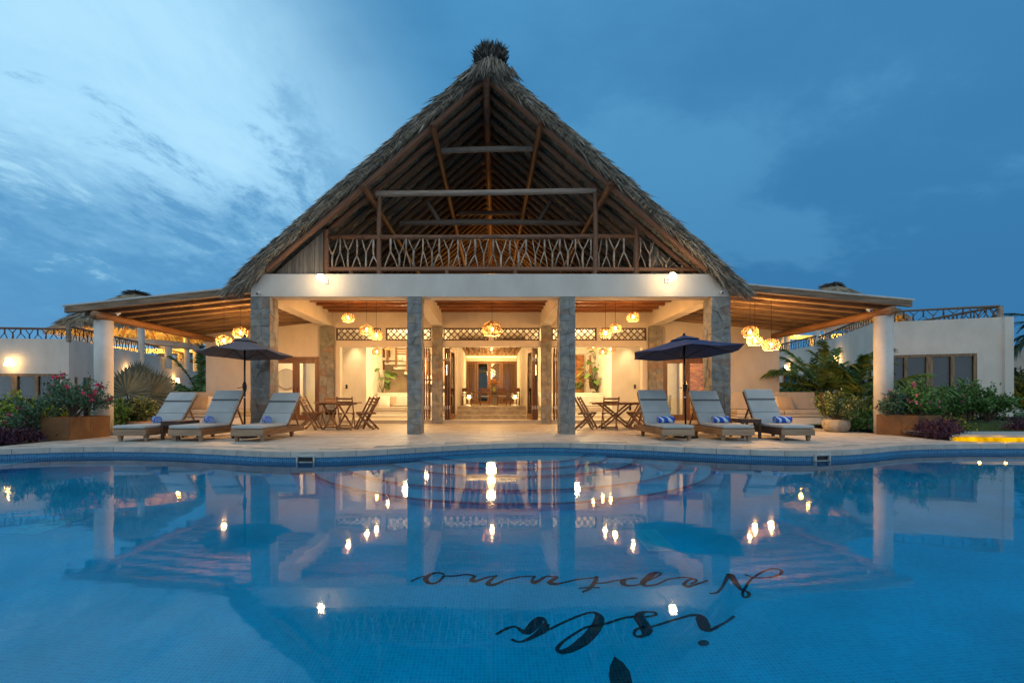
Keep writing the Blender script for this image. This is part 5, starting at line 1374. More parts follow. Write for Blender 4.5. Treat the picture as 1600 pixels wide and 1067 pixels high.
# ---------------- umbrellas
def umbrella(x, y, zt, rad, mat, label, tilt, rot, lean=0.):
    t = thing('patio_umbrella', label, 'umbrella', (x, y, 0), 'umbrellas between the loungers')
    part('base', MB().lathe([(.27, 0), (.27, .045), (.10, .07), (.04, .09), (.04, .22)], 28), 'black_plastic', t, local=True)
    part('pole', MB().tube([(0, 0, .05), (lean * .5, 0, 1.2), (lean, 0, zt - .02)], .021, 12), 'black_metal', t, local=True, smooth=True)
    part('crank', MB().tube([(lean * .5, 0, 1.03), (lean * .5, 0, 1.10), (lean * .5, 0, 1.20), (lean * .52, 0, 1.27)], [.024, .045, .05, .024], 10).bar((lean * .5, -.03, 1.15), (lean * .5 - .14, -.06, 1.12), .015, .015), 'black_plastic', t, local=True)
    part('joint', MB().tube([(lean * .4, 0, .90), (lean * .4, 0, .93)], .025, 10), 'white_plastic', t, local=True)
    # eight gores with slightly sagging rims
    rot_m = Euler((tilt[0], tilt[1], rot)).to_matrix(); H = .36; n = 6
    def cp(a, k):   # a angle, k 0..1 from centre
        edge = math.cos(math.pi / n) / math.cos(((a) % (2 * math.pi / n)) - math.pi / n)
        r = rad * k * edge; z = -H * k - .03 * math.sin(k * math.pi) * (1 if True else 0)
        rib = abs(((a) % (2 * math.pi / n)) - math.pi / n) / (math.pi / n)      # 1 on the rib
        z -= (1 - rib) * .045 * k * k
        return rot_m @ Vector((r * math.cos(a), r * math.sin(a), z)) + Vector((lean, 0, zt))
    for g_ in range(n):
        m = MB(); vs = []; A_ = 7; K_ = 6; k0 = .13
        for i in range(A_):
            for j in range(K_):
                vs.append(cp(2 * math.pi * (g_ + i / (A_ - 1) * .9999) / n, k0 + (1 - k0) * j / (K_ - 1)))
        m.add(vs, [(i * K_ + j, i * K_ + j + 1, (i + 1) * K_ + j + 1, (i + 1) * K_ + j) for i in range(A_ - 1) for j in range(K_ - 1)])
        o = part('canopy_panel', m, mat, t, local=True, smooth=True)
    m = MB(); vs = [cp(0, 0) + Vector((0, 0, .035))]; q = 24
    for i in range(q): vs.append(cp(2 * math.pi * i / q, .27) + Vector((0, 0, .03)))
    m.add(vs, [(0, 1 + i, 1 + (i + 1) % q) for i in range(q)]); part('vent_cap', m, mat, t, local=True)
    part('finial', MB().lathe([(.03, 0), (.035, .03), (.012, .06)], 10, (lean, 0, zt + .02)), 'black_plastic', t, local=True)
    for k in range(n):
        a = 2 * math.pi * k / n + .0001
        part('rib', MB().tube([cp(a, .02) + Vector((0, 0, -.025)), cp(a, .5) + Vector((0, 0, -.02)), cp(a, 1.0) + Vector((0, 0, -.004))], .008, 5), 'black_metal', t, local=True)
        part('strut', MB().tube([Vector((lean, 0, zt - .50)), cp(a, .5) + Vector((0, 0, -.025))], .006, 4), 'black_metal', t, local=True)
    return t
umbrella(-5.60, 11.05, 2.26, 1.03, 'umbrella_grey', 'charcoal patio umbrella on a dark pole between the left loungers', (R(-3), R(1.5), 0), R(22))
umbrella(4.42, 11.05, 2.29, 1.27, 'umbrella_navy', 'navy blue patio umbrella on a dark pole between the right loungers', (R(-4), R(-1.2), 0), R(14), -.04)

# ================================================================ DINING SETS ON THE PORCH
def folding_chair(x, y, rz, label):
    t = thing('folding_chair', label, 'chair', (x, y, 0), 'folding slatted chairs round the porch tables', rz)
    for s in (-1, 1):
        part('back_leg', MB().bar((s * .205, -.27, .93), (s * .205, .24, 0), .028, .05, (0, 1, .5)), 'teak', t, local=True, bevel=.004)
        part('front_leg', MB().bar((s * .17, .20, .44), (s * .17, -.26, 0), .026, .045, (0, 1, .5)), 'teak', t, local=True, bevel=.004)
        part('seat_rail', MB().bar((s * .185, -.16, .445), (s * .185, .22, .445), .022, .035), 'teak', t, local=True)
    for k in range(6): part('seat_slat', MB().box(-.20, .20, -.17 + k * .068, -.17 + k * .068 + .052, .463, .480), 'teak', t, local=True)
    for z, h in ((.875, .05), (.79, .04), (.71, .04)):
        yy = -.27 + (.93 - z) * (.51 / .93)
        part('back_slat', MB().cbox((0, yy + .002, z), .385, .016, h, Euler((R(28), 0, 0)).to_matrix()), 'teak', t, local=True)
    part('stretcher', MB().box(-.19, .19, .205, .225, .04, .075), 'teak', t, local=True); part('stretcher', MB().box(-.155, .155, -.245, -.228, .03, .06), 'teak', t, local=True)
    return t
def folding_table(x, y, rz, rad, label):
    t = thing('folding_table', label, 'table', (x, y, 0), 'wooden tables on the porch', rz)
    n = 11; w = 2 * rad / n
    for k in range(n):
        a = -rad + k * w + .003; b = a + w - .006; 
        ha = math.sqrt(max(.0, rad ** 2 - max(abs(a), abs(b)) ** 2)) if False else math.sqrt(max(.02, (rad * 1.04) ** 2 - max(abs(a), abs(b)) ** 2))
        part('top_board', MB().box(a, b, -ha, ha, .745, .77), 'teak', t, local=True, bevel=.003)
    part('top_rail', MB().box(-rad * .85, rad * .85, -.33, -.29, .70, .743).box(-rad * .85, rad * .85, .29, .33, .70, .743), 'teak', t, local=True)
    for s in (-1, 1):
        part('leg', MB().bar((-.46, s * .24, .74), (.46, s * .24, 0), .05, .03, (0, 1, 0)), 'teak', t, local=True)
        part('leg', MB().bar((.46, s * .20, .74), (-.46, s * .20, 0), .05, .03, (0, 1, 0)), 'teak', t, local=True)
    part('stretcher', MB().box(-.44, -.40, -.2, .2, .04, .08).box(.40, .44, -.2, .2, .04, .08), 'teak', t, local=True)
folding_table(-4.52, 14.35, R(80), .66, 'round wooden folding table in the left bay of the porch')
folding_table(3.66, 14.35, R(3), .72, 'round wooden folding table with crossed legs in the right bay of the porch')
def chr_(px, y, rz, label): folding_chair((px - CX) * y / F, y, R(rz), label)
chr_(541, 13.6, 6, 'folding chair with its back to the pool at the left porch table')
chr_(486, 13.75, -96, 'folding chair nearest the pool on the left side of the left porch table')
chr_(482, 14.6, -84, 'folding chair farther from the pool on the left side of the left porch table')
chr_(575, 13.9, 80, 'folding chair nearest the pool on the right side of the left porch table')
chr_(572, 14.7, 72, 'folding chair farther from the pool on the right side of the left porch table')
chr_(514, 15.35, 182, 'folding chair facing the pool behind the left porch table')
chr_(953, 13.75, -4, 'folding chair with its back to the pool at the right porch table')
chr_(912, 13.85, -98, 'folding chair nearest the pool on the left side of the right porch table')
chr_(918, 14.6, -88, 'folding chair farther from the pool on the left side of the right porch table')
chr_(1000, 13.9, 96, 'folding chair nearest the pool on the right side of the right porch table')
chr_(992, 14.8, 84, 'folding chair farther from the pool on the right side of the right porch table')
solo('shopping_bag', MB().cbox(P(517, 644, 15.2), .34, .12, .16), 'black_plastic', 'black bag lying on the chair behind the left porch table', 'bag', (P(517, 644, 15.2).x, 15.2, .48), bevel=.03)

# ================================================================ OUTDOOR SOFAS BESIDE THE WALLS
def patio_sofa(s, x0, x1, label):
    t = thing('patio_sofa', label, 'sofa', (s * (x0 + x1) / 2, 15.5, 0), 'built-in sofas beside the verandas')
    def bx(a, b, y0, y1, z0, z1): return MB().box(min(s * a, s * b), max(s * a, s * b), y0, y1, z0, z1)
    part('base', bx(x0, x1, 15.0, 15.95, 0, .30), 'plaster', t, bevel=.012)
    part('back_wall', bx(x0, x1, 15.97, 16.2, 0, .94), 'plaster', t, bevel=.012)
    xm = (x0 + x1) / 2
    for a, b in ((x0 + .02, xm - .005), (xm + .005, x1 - .02)):
        part('seat_cushion', bx(a, b, 14.97, 15.75, .305, .40), 'sofa_cloth', t, bevel=.02, segs=3)
        part('seat_cushion', bx(a + .01, b - .01, 14.98, 15.75, .405, .53), 'sofa_cloth', t, bevel=.03, segs=3)
        m = MB(); vs = []
        for xx_ in (min(s * a, s * b), max(s * a, s * b)):
            for (yy, z) in ((15.72, .535), (15.86, .535), (15.95, 1.08), (15.84, 1.09)): vs.append((xx_, yy, z))
        m.add(vs, [(3, 2, 1, 0), (4, 5, 6, 7), (0, 1, 5, 4), (1, 2, 6, 5), (2, 3, 7, 6), (3, 0, 4, 7)]); part('back_cushion', m, 'sofa_cloth', t, bevel=.02, segs=3)
patio_sofa(-1, 7.75, 11.35, 'cream built-in sofa behind the two farthest left loungers'); patio_sofa(1, 7.55, 10.55, 'cream built-in sofa behind the farthest right lounger')
for px, y, m_, lab in ((312, 15.45, 'pillow_cloth', 'tan square pillow on the left outdoor sofa between the loungers'), (323, 15.6, 'white_cloth', 'pale square pillow behind the tan one on the left outdoor sofa'), (1228, 15.4, 'pillow_cloth', 'brown square pillow leaning on the right outdoor sofa'), (1219, 15.55, 'white_cloth', 'cream square pillow behind the brown one on the right outdoor sofa')):
    pillow((px - CX) * y / F, y, .53, .46, rng.uniform(-.2, .2), 24, m_, lab, 'throw pillows on the outdoor sofas')

# ================================================================ WINGS
def wing(name, label, pts, z0, z1, zfloor, cap, openings, railh, rail_top, mat_b):
    """white wing following a polyline (front face); openings per segment"""
    t = thing(name, label, 'building', (pts[1][0], pts[1][1], z0))
    side = 1
    for i, (A, B) in enumerate(zip(pts, pts[1:])):
        part('wall', MB().wall(A, B, z0, z1, .3, openings.get(i, ())), 'plaster_wing', t, bevel=0)
    m = MB(); n = len(pts)
    c = (sum(p[0] for p in pts) / n, sum(p[1] for p in pts) / n)
    return t
def window(parent, A, B, u0, u1, za, zb, mull, blind=.62, depth=.10, door=False, label=None):
    """timber window set in a wall opening: frame, mullions, panes, blinds"""
    A = Vector((A[0], A[1], 0)); B = Vector((B[0], B[1], 0)); d = (B - A).normalized(); n = Vector((d.y, -d.x, 0))
    def bx(mb, a, b, c0, c1, o0, o1):
        q = [A + d * a + n * o1, A + d * b + n * o1, A + d * b + n * o0, A + d * a + n * o0]
        mb.add([(v.x, v.y, c0) for v in q] + [(v.x, v.y, c1) for v in q], [(0, 3, 2, 1), (4, 5, 6, 7), (0, 1, 5, 4), (1, 2, 6, 5), (2, 3, 7, 6), (3, 0, 4, 7)])
    f = MB(); e = .002
    bx(f, u0 + e, u1 - e, zb - .09, zb - e, -.12, -.02); bx(f, u0 + e, u1 - e, za + e, za + .08, -.12, -.02)
    bx(f, u0 + e, u0 + .09, za + .08, zb - .09, -.12, -.02); bx(f, u1 - .09, u1 - e, za + .08, zb - .09, -.12, -.02)
    w = part('window', f, 'window_wood', parent)
    if label: w['label'] = label
    us = [u0 + .09]; mull = sorted(mull)
    for m_, wd in mull:
        mm = MB(); bx(mm, m_ - wd / 2, m_ + wd / 2, za + .08, zb - .09, -.115, -.015); part('mullion', mm, 'window_wood', w); us += [m_ - wd / 2, m_ + wd / 2]
    us.append(u1 - .09)
    for a, b in zip(us[::2], us[1::2]):
        g = MB(); bx(g, a, b, za + .08, zb - .09, -.085, -.077); part('pane', g, 'glass', w)
        if blind: bl = MB(); bx(bl, a + .02, b - .02, zb - .09 - (zb - za - .17) * (blind if not callable(blind) else blind(a)), zb - .095, -.20, -.195); part('blind', bl, 'blind', w)
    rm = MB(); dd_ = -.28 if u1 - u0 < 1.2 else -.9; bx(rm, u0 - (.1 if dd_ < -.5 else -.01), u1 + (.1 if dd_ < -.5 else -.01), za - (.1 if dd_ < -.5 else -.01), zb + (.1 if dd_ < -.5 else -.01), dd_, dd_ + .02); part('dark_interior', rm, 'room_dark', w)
def rail_run(parent, A, B, z0, h, mat, top_mat, n_skip=0, double=False, seed=0):
    A = Vector(A); B = Vector(B); L_ = (B - A).length; d = (B - A).normalized()
    rr_ = random.Random(seed)
    pole('top_rail', (A.x, A.y, z0 + h), (B.x, B.y, z0 + h), .045, top_mat, parent, 3)
    u = .15; i = 0; yaw = math.atan2(d.y, d.x)
    while u < L_ - .1:
        p = A + d * u; branch(p.x, p.y, z0 + .01, z0 + h - .02, rr_.randrange(8), i % 2 == 0, mat, parent, yaw + rr_.choice((0, math.pi)), rr_.uniform(.95, 1.2)); u += rr_.uniform(.26, .31); i += 1
# left wing ------------------------------------------------------
zt_ = 3.14
LW = [(-26.0, 17.2), (-18.2, 18.0), (-16.15, 18.6), (-17.6, 25.5), (-19.7, 33.5)]
def upos(px, A, B): return hit(px, A, B)[1]
A0, B0 = LW[0], LW[1]; A1, B1 = LW[1], LW[2]; A2, B2 = LW[2], LW[3]; A3, B3 = LW[3], LW[4]
# front face as one straight run so the long window stays flat
LW = [(-27.0, 17.3), (-16.15, 18.6), (-17.7, 25.5), (-19.7, 33.5)]
A0, B0, B1, B2 = LW
t = thing('left_wing_building', 'white garden wing at the far left with timber windows and roof terrace', 'building', (-16.2, 18.6, -.5)); LWG = t
def zat(py, d): return EYE - (py - CY) * d / F
u1 = upos(93, A0, B0); dd = hit(60, A0, B0)[2]
winL = (1.2, u1, zat(649, dd), zat(584, dd))
part('wall', MB().wall(A0, B0, -.6, zt_, .3, [winL], side=1), 'plaster_wing', t)
window(t, A0, B0, *winL, [(upos(21, A0, B0), .20), (upos(56, A0, B0), .10), (upos(-22, A0, B0), .1), (upos(-60, A0, B0), .2), (upos(-100, A0, B0), .1)], lambda a: .52 if a > upos(25, A0, B0) else .8)
part('sill', MB().wall((A0[0], A0[1] - .06), (B0[0] - .2, B0[1] - .06), winL[2] - .05, winL[2], .1), 'plaster', t)
d1 = hit(117, B0, B1)[2]; d2 = hit(137, B0, B1)[2]
w1 = (upos(111, B0, B1), upos(122, B0, B1), zat(640, d1), zat(589, d1)); w2 = (upos(130, B0, B1), upos(143, B0, B1), -.3, zat(590, d2))
part('wall', MB().wall(B0, B1, -.6, zt_, .3, [w1, w2]), 'plaster_wing', t)
window(t, B0, B1, *w1, [], .5); window(t, B0, B1, *w2, [], .5, label='narrow timber door beside the round column')
dw = hit(265, B1, B2)[2]
w3 = (upos(244, B1, B2), upos(286, B1, B2), zat(648, dw), zat(600, dw))
part('wall', MB().wall(B1, B2, -.6, zt_, .3, [w3]), 'plaster_wing', t)
window(t, B1, B2, *w3, [(upos(258, B1, B2), .1), (upos(270, B1, B2), .25)], .3)
part('terrace_floor', MB().add([(-27, 17.4, 2.5), (-16.3, 18.7, 2.5), (-17.9, 25.5, 2.5), (-19.9, 34.5, 2.5), (-34, 36, 2.5), (-34, 17.4, 2.5)], [tuple(range(6))]), 'plaster_wing', t)
rl_ = part('terrace_railing', MB().box(-16.26, -16.14, 18.58, 18.7, zt_ - .1, zt_ + .52), 'pole_grey', t)
rail_run(rl_, (-26.9, 17.42), (-16.3, 18.7), zt_, .40, 'branch_dark', 'pole', seed=3); rail_run(rl_, (-16.3, 18.75), (-17.85, 25.5), zt_, .52, 'branch_dark', 'pole', seed=4); rail_run(rl_, (-17.85, 25.5), (-19.75, 33.2), zt_, .52, 'branch_dark', 'pole', seed=5)
dv = hit(217, B1, B2); vt = MB()
for k in range(5):
    z = zat(583, dv[2]) + k * .09; vt.cbox((dv[0].x + .02, dv[0].y - .02, z), .32, .08, .05, Euler((0, 0, math.atan2(B2[1] - B1[1], B2[0] - B1[0]))).to_matrix())
part('louvre_vent', vt, 'room_dark', t)
# right wing -----------------------------------------------------
zr_ = 3.74
RW = [(18.27, 17.0), (14.5, 18.4), (17.5, 26.2), (18.1, 31.0)]
C0, C1, C2, C3 = RW
t = thing('right_wing_building', 'white garden wing at the far right with dark timber framed window and roof terrace', 'building', (16, 17.5, .1)); RWG = t
def uR(px): return hit(px, C1, C0)[1]
dR = hit(1460, C1, C0)[2]
wR = (uR(1393), uR(1527), zat(652, dR), zat(553.5, dR))
part('wall', MB().wall(C1, C0, -.5, zr_, .3, [wR]), 'plaster_wing', t)
window(t, C1, C0, *wR, [(uR(1416), .10), (uR(1453), .19), (uR(1489), .11)], .97)
uu = lambda px: hit(px, C2, C1)[1]
dW = hit(1335, C2, C1)[2]
ops = []
for pa, pb in ((1318, 1334), (1342, 1351), (1355, 1363)): ops.append((uu(pa), uu(pb), .35, 2.35))
part('wall', MB().wall(C2, C1, -.5, zr_, .3, ops), 'plaster_wing', t)
for o_ in ops: window(t, C2, C1, *o_, [], .5)
dX = hit(1245, C3, C2)[2]; ux = lambda px: hit(px, C3, C2)[1]
o3 = (ux(1222), ux(1244), .3, 2.55)
part('wall', MB().wall(C3, C2, -.5, zr_, .3, [o3]), 'plaster_wing', t)
window(t, C3, C2, *o3, [((o3[0] + o3[1]) / 2, .1)], .4)
part('wall', MB().wall(C0, (18.6, 26), -.5, zr_, .3), 'plaster_wing', t)
part('terrace_floor', MB().add([(18.2, 17.1, 3.1), (18.5, 26, 3.1), (28, 36, 3.1), (18.4, 34, 3.1), (17.8, 26.3, 3.1), (14.7, 18.5, 3.1)], [tuple(range(6))]), 'plaster_wing', t)
rl_ = part('terrace_railing', MB().box(17.95, 18.08, 17.16, 17.28, zr_ - .1, zr_ + .40), 'pole_grey', t)
rail_run(rl_, (18.0, 17.22), (14.72, 18.45), zr_, .40, 'branch_dark', 'branch_dark', seed=6); rail_run(rl_, (18.0, 17.3), (18.4, 25), zr_, .40, 'branch_dark', 'branch_dark', seed=9)
rail_run(rl_, (14.72, 18.5), (17.62, 26.2), zr_, .42, 'branch_dark', 'branch_dark', seed=7); rail_run(rl_, (17.62, 26.4), (18.2, 31.0), zr_, .5, 'branch_dark', 'branch_dark', seed=8)
dv = hit(1277, C2, C1); vt = MB()
for k in range(6): vt.cbox((dv[0].x - .02, dv[0].y - .03, zat(565, dv[2]) + k * .09), .34, .08, .05, Euler((0, 0, math.atan2(C1[1] - C2[1], C1[0] - C2[0]))).to_matrix())
part('louvre_vent', vt, 'room_dark', t)
# wall lamps on the wings
def wall_lamp(px, py, A, B, label, power, s=1.):
    p, u, d = hit(px, A, B); z = zat(py, d); dr = Vector((B[0] - A[0], B[1] - A[1])).normalized(); n = Vector((dr.y, -dr.x))
    if n.dot(p) > 0: n = -n
    q = p + n * .2
    t = thing('wall_lamp', label, 'wall lamp', (q.x, q.y, z), 'wicker wall lamps on the garden wings')
    part('lamp_shade', MB().lathe([(.09 * s, .24 * s), (.10 * s, .1 * s), (.15 * s, -.08 * s)], 14, cap=False), 'lamp_hot', t, local=True, smooth=True)
    part('cap', MB().lathe([(.0, .26 * s), (.11 * s, .25 * s)], 12, cap=False), 'iron_lamp', t, local=True)
    part('bracket', MB().bar((0, 0, .05), (-n.x * .2, -n.y * .2, .05), .03, .03), 'iron_lamp', t, local=True)
    lamp_light('lamp_up', (q.x, q.y, z + .32 * s), power * .45, (1, .56, .20), .03, t); lamp_light('lamp_down', (q.x, q.y, z - .16 * s), power * .6, (1, .56, .20), .04, t)
wall_lamp(20.5, 569, A0, B0, 'glowing wicker wall lamp above the window of the left wing', 3, .9)
wall_lamp(197, 583, B0, B1, 'glowing wall lamp behind the fan palm on the left wing', 13, .8)
wall_lamp(271, 596, B1, B2, 'glowing wall lamp above the far window of the left wing', 15, .8)
wall_lamp(1312, 563, C2, C1, 'glowing wall lamp among the palm fronds on the right wing', 13, .85)
wall_lamp(1234, 576, C3, C2, 'glowing wall lamp above the far window of the right wing', 15, .8)
# round palapas on the terraces ----------------------------------
def palapa(cx, cy, r, zc, ze, za, label, cols, zf, lights):
    t = thing('round_palapa', label, 'palapa', (cx, cy, zf), 'round thatched palapas on the roof terraces')
    m = MB(); n = 40; prof = [(r, ze), (r * .93, ze + .22), (r * .6, ze + (za - ze) * .48), (r * .25, ze + (za - ze) * .85), (.05, za)]
    m.lathe(prof, n, (cx, cy, 0), cap=False); m.lathe([(r, ze), (r * .6, ze + (za - ze) * .40), (.05, za - .2)], n, (cx, cy, 0), cap=False)
    part('thatch_layer', m, 'thatch_under', t)
    N_ = 12000; a = nrng.uniform(0, 6.283, N_); k = np.sqrt(nrng.uniform(0.0, 1, N_)); k = np.round(k * 12) / 12 + nrng.normal(0, .015, N_); k = np.clip(k, .02, 1.0)
    zz = ze + (za - ze) * (1 - k) ** .95 + .12 - .15 * (k > .9)
    base = np.stack([cx + r * k * np.cos(a), cy + r * k * np.sin(a), zz], 1)
    D = np.stack([np.cos(a) + nrng.normal(0, .15, N_), np.sin(a) + nrng.normal(0, .15, N_), np.full(N_, -(za - ze) / r * .8) + nrng.normal(0, .1, N_)], 1)
    part('thatch', blades(N_, base, D, nrng.uniform(.35, .7, N_), nrng.uniform(.03, .07, N_), .12), 'thatch', t)['kind'] = 'stuff'
    N_ = 3600; a = nrng.uniform(0, 6.283, N_)
    base = np.stack([cx + r * .98 * np.cos(a), cy + r * .98 * np.sin(a), np.full(N_, ze + .12) + nrng.uniform(-.1, .15, N_)], 1)
    D = np.stack([np.cos(a) * .35 + nrng.normal(0, .12, N_), np.sin(a) * .35 + nrng.normal(0, .12, N_), np.full(N_, -1.)], 1)
    part('eave_fringe', blades(N_, base, D, nrng.uniform(.2, .42, N_), nrng.uniform(.025, .05, N_)), 'thatch_leaf', t)['kind'] = 'stuff'
    N_ = 400; a = nrng.uniform(0, 6.283, N_); rr_ = nrng.uniform(0, .5, N_); base = np.stack([cx + rr_ * np.cos(a), cy + rr_ * np.sin(a), za + .02 - rr_ * .35 + nrng.uniform(-.1, .1, N_)], 1)
    part('crown_tuft', blades(N_, base, np.stack([np.cos(a), np.sin(a), nrng.uniform(-.3, .3, N_)], 1), nrng.uniform(.2, .4, N_), .06), 'ridge_tuft', t)['kind'] = 'stuff'
    rc = r * .84
    m = MB(); m.tube([(cx + rc * math.cos(q), cy + rc * math.sin(q), zc - .16) for q in np.linspace(0, 2 * math.pi, 33)], .2, 4, cap=False)
    part('ring_beam', m, 'plaster', t)
    for k_ in range(cols):
        q = 2 * math.pi * (k_ + .5) / cols; part('column', MB().lathe([(.17, zf), (.17, zc - .3)], 14, (cx + rc * math.cos(q), cy + rc * math.sin(q), 0)), 'plaster', t, smooth=False)
    for k_ in range(26):
        q = 2 * math.pi * k_ / 26
        pole('rafter', (cx + r * .99 * math.cos(q), cy + r * .99 * math.sin(q), ze - .02 + .02), (cx + .3 * math.cos(q), cy + .3 * math.sin(q), za - .35), .06, 'pole', t)
    for q in np.linspace(0, 6.283, 8)[:-1]: lamp_light('eave_glow', (cx + rc * .82 * math.cos(q), cy + rc * .82 * math.sin(q), zc + .14), lights, (1, .52, .08), .12, t)
palapa(-20.4, 28.0, 3.5, 4.02, 4.66, 6.95, 'round thatched palapa with glowing eaves on the left terrace', 7, 2.5, 100)
palapa(21.7, 31.0, 3.4, 5.25, 5.85, 8.1, 'round thatched palapa with glowing eaves on the right terrace', 7, 3.1, 80)
for px, py0, d, side in ((220.5, 506, 24.2, 'left'), (292, 520, 28.0, 'left'), (1276, 511, 27.4, 'right')):
    z1 = zat(py0, d); x = (px - CX) * d / F
    solo('white_post', MB().lathe([(.15, (2.5 if side == 'left' else 3.1)), (.15, z1)], 20, (x, d, 0)), 'white_column', 'slim white terrace post %s' % {220.5: 'next to the left round column in view', 292: 'farther along the left terrace railing', 1276: 'in the bend of the right terrace railing'}[px], 'post', (x, d, 2.5 if side == 'left' else 3.1), 'slim white terrace posts', smooth=False)
# ================================================================ PLANTS
def shrub(name, label, cat, c, rx, ry, h, nb, nl, leaf, mat, flowers=None, nf=0, fsize=.06, z0f=.15, group=None, up=.6, stemr=.014, seed=0, spread=1.):
    r = np.random.default_rng(seed + 50); c = Vector(c)
    t = thing(name, label, cat, c, group)
    stems = MB(); tips = []
    for k in range(nb):
        a = r.uniform(0, 6.283); q = math.sqrt(r.uniform(.02, 1)); zt = h * (z0f + (1 - z0f) * r.uniform(.25, 1) * (1 - .35 * q * q))
        tip = Vector((rx * q * math.cos(a), ry * q * math.sin(a), zt)); mid = Vector((tip.x * .35 + r.normal(0, .03), tip.y * .35 + r.normal(0, .03), zt * .55))
        stems.tube([(r.normal(0, .03), r.normal(0, .03), 0), mid, tip], [stemr, stemr * .7, stemr * .35], 5, cap=False); tips.append((mid, tip))
    part('stem', stems, 'stem', t, local=True)
    n = nl; idx = r.integers(0, nb, n); mids = np.array([tips[i][0][:] for i in idx]); ts = np.array([tips[i][1][:] for i in idx])
    f = r.uniform(.15, 1.08, n)[:, None]; base = mids + (ts - mids) * f + r.normal(0, leaf * .55 * spread, (n, 3))
    D = (ts - mids); D = D / (np.linalg.norm(D, axis=1, keepdims=True) + 1e-6) * .5 + r.normal(0, .75, (n, 3)) + np.array([0, 0, up * .5])
    part('foliage', leaves(n, base, D, r.uniform(.6, 1.25, n) * leaf, r.uniform(.35, .6, n) * leaf), mat, t, local=True)['kind'] = 'stuff'
    if flowers:
        fm = MB(); k = 0
        for q in range(nf):
            i = r.integers(0, nb); p = np.array(tips[i][1][:]) + r.normal(0, .05, 3); m5 = 9
            dirs = r.normal(0, 1, (m5, 3)) + np.array([0, -.4, .4]); l = leaves(m5, np.tile(p, (m5, 1)), dirs, fsize, fsize * .8)
            o = len(fm.v); fm.v += l.v; fm.f += [tuple(a + o for a in b) for b in l.f]
        part('blossom', fm, flowers, t, local=True)['kind'] = 'stuff'
    return t
def frond(mb_r, mb_l, base, az, el, L_, droop, nl, leaf_l, leaf_w, r, sag=.5):
    """a feather palm frond: arched rib with two ranks of leaflets"""
    d = Vector((math.cos(az) * math.cos(el), math.sin(az) * math.cos(el), math.sin(el))); p = Vector(base); pts = [p.copy()]; n = 14; dirs = []
    for i in range(n):
        p = p + d * (L_ / n); pts.append(p.copy()); dirs.append(d.copy()); d = (d + Vector((0, 0, -droop / n))).normalized()
    dirs.append(d)
    mb_r.tube(pts, [.016 * (1 - .8 * i / n) * max(.6, L_ / 1.6) for i in range(n + 1)], 5, cap=False)
    B_ = []; D_ = []; LL = []
    for i in range(nl):
        f = .18 + .82 * i / nl; j = f * n; a = int(min(j, n - 1)); q = pts[a].lerp(pts[min(a + 1, n)], j - a); dd = dirs[a]
        side = dd.cross(Vector((0, 0, 1))); side = side.normalized() if side.length > .01 else Vector((1, 0, 0)); upv = side.cross(dd)
        for s in (-1, 1):
            v = side * s * (.85 - .35 * f) + dd * (.5 + .6 * f) + upv * (.22 + r.uniform(-.12, .12)); v.z -= sag * .35
            B_.append(q[:]); D_.append(v[:]); LL.append(leaf_l * (math.sin(math.pi * min(1, .12 + .86 * (1 - abs(2 * f - 1.05)))) * .5 + .55) * r.uniform(.85, 1.1) * (1 - .35 * f))
    l = blades(len(B_), B_, D_, np.array(LL), leaf_w, sag, twist=np.tile([0., 0., .25], (len(B_), 1)) + nrng.normal(0, .8, (len(B_), 3)))
    o = len(mb_l.v); mb_l.v += l.v; mb_l.f += [tuple(a + o for a in b) for b in l.f]
def feather_palm(name, label, c, nf, L_, trunk, seed, leaf_l=.42, leaf_w=.03, mat='leaf_palm', group=None, el=(.5, 1.35), nl=26, droop=1.1, spread=.12, tr=.06):
    r = random.Random(seed); t = thing(name, label, 'palm', c, group); top = trunk
    if trunk > .3:
        m = MB(); n = 10; m.tube([(.12 * trunk * .3 * math.sin(i / n * 2), 0, trunk * i / n) for i in range(n + 1)], [tr * (1.25 - .45 * i / n) * (1 + .05 * (i % 2)) for i in range(n + 1)], 9); part('trunk', m, 'stem', t, local=True); topx = .12 * trunk * .3 * math.sin(2)
    else: topx = 0
    for k in range(nf):
        rb, lf = MB(), MB(); az = 2 * math.pi * k / nf + r.uniform(-.35, .35); e = r.uniform(*el)
        b = (topx + spread * math.cos(az), spread * math.sin(az), top)
        frond(rb, lf, b, az, e, L_ * r.uniform(.8, 1.1), droop * r.uniform(.8, 1.3), nl, leaf_l, leaf_w, r)
        o = part('frond', lf, mat, t, local=True); part('rib', rb, 'stem_green', o, local=True)
    return t
def fan_leaf(mb, hub, normal, up, rad, n, r, spread=2.5):
    """stiff fan: blades joined near the hub, free at the tips"""
    nrm = Vector(normal).normalized(); u = Vector(up); u = (u - nrm * u.dot(nrm)).normalized(); s_ = u.cross(nrm)
    for k in range(n):
        a = (k / (n - 1) - .5) * 2 * spread; d = u * math.cos(a) + s_ * math.sin(a); L_ = rad * (1 - .12 * abs(a) / spread) * r.uniform(.94, 1.04)
        w = rad * .075; t = s_ * math.cos(a) - u * math.sin(a); h = Vector(hub); zz = nrm * (.02 * (1 if k % 2 else -1))
        pts = [h, h + d * L_ * .55 + t * w * 1.05 + zz, h + d * L_ + nrm * .03, h + d * L_ * .55 - t * w * 1.05 + zz, h + d * L_ * .55 - nrm * .022]
        mb.add(pts, [(0, 1, 4), (1, 2, 4), (0, 4, 3), (4, 2, 3)])
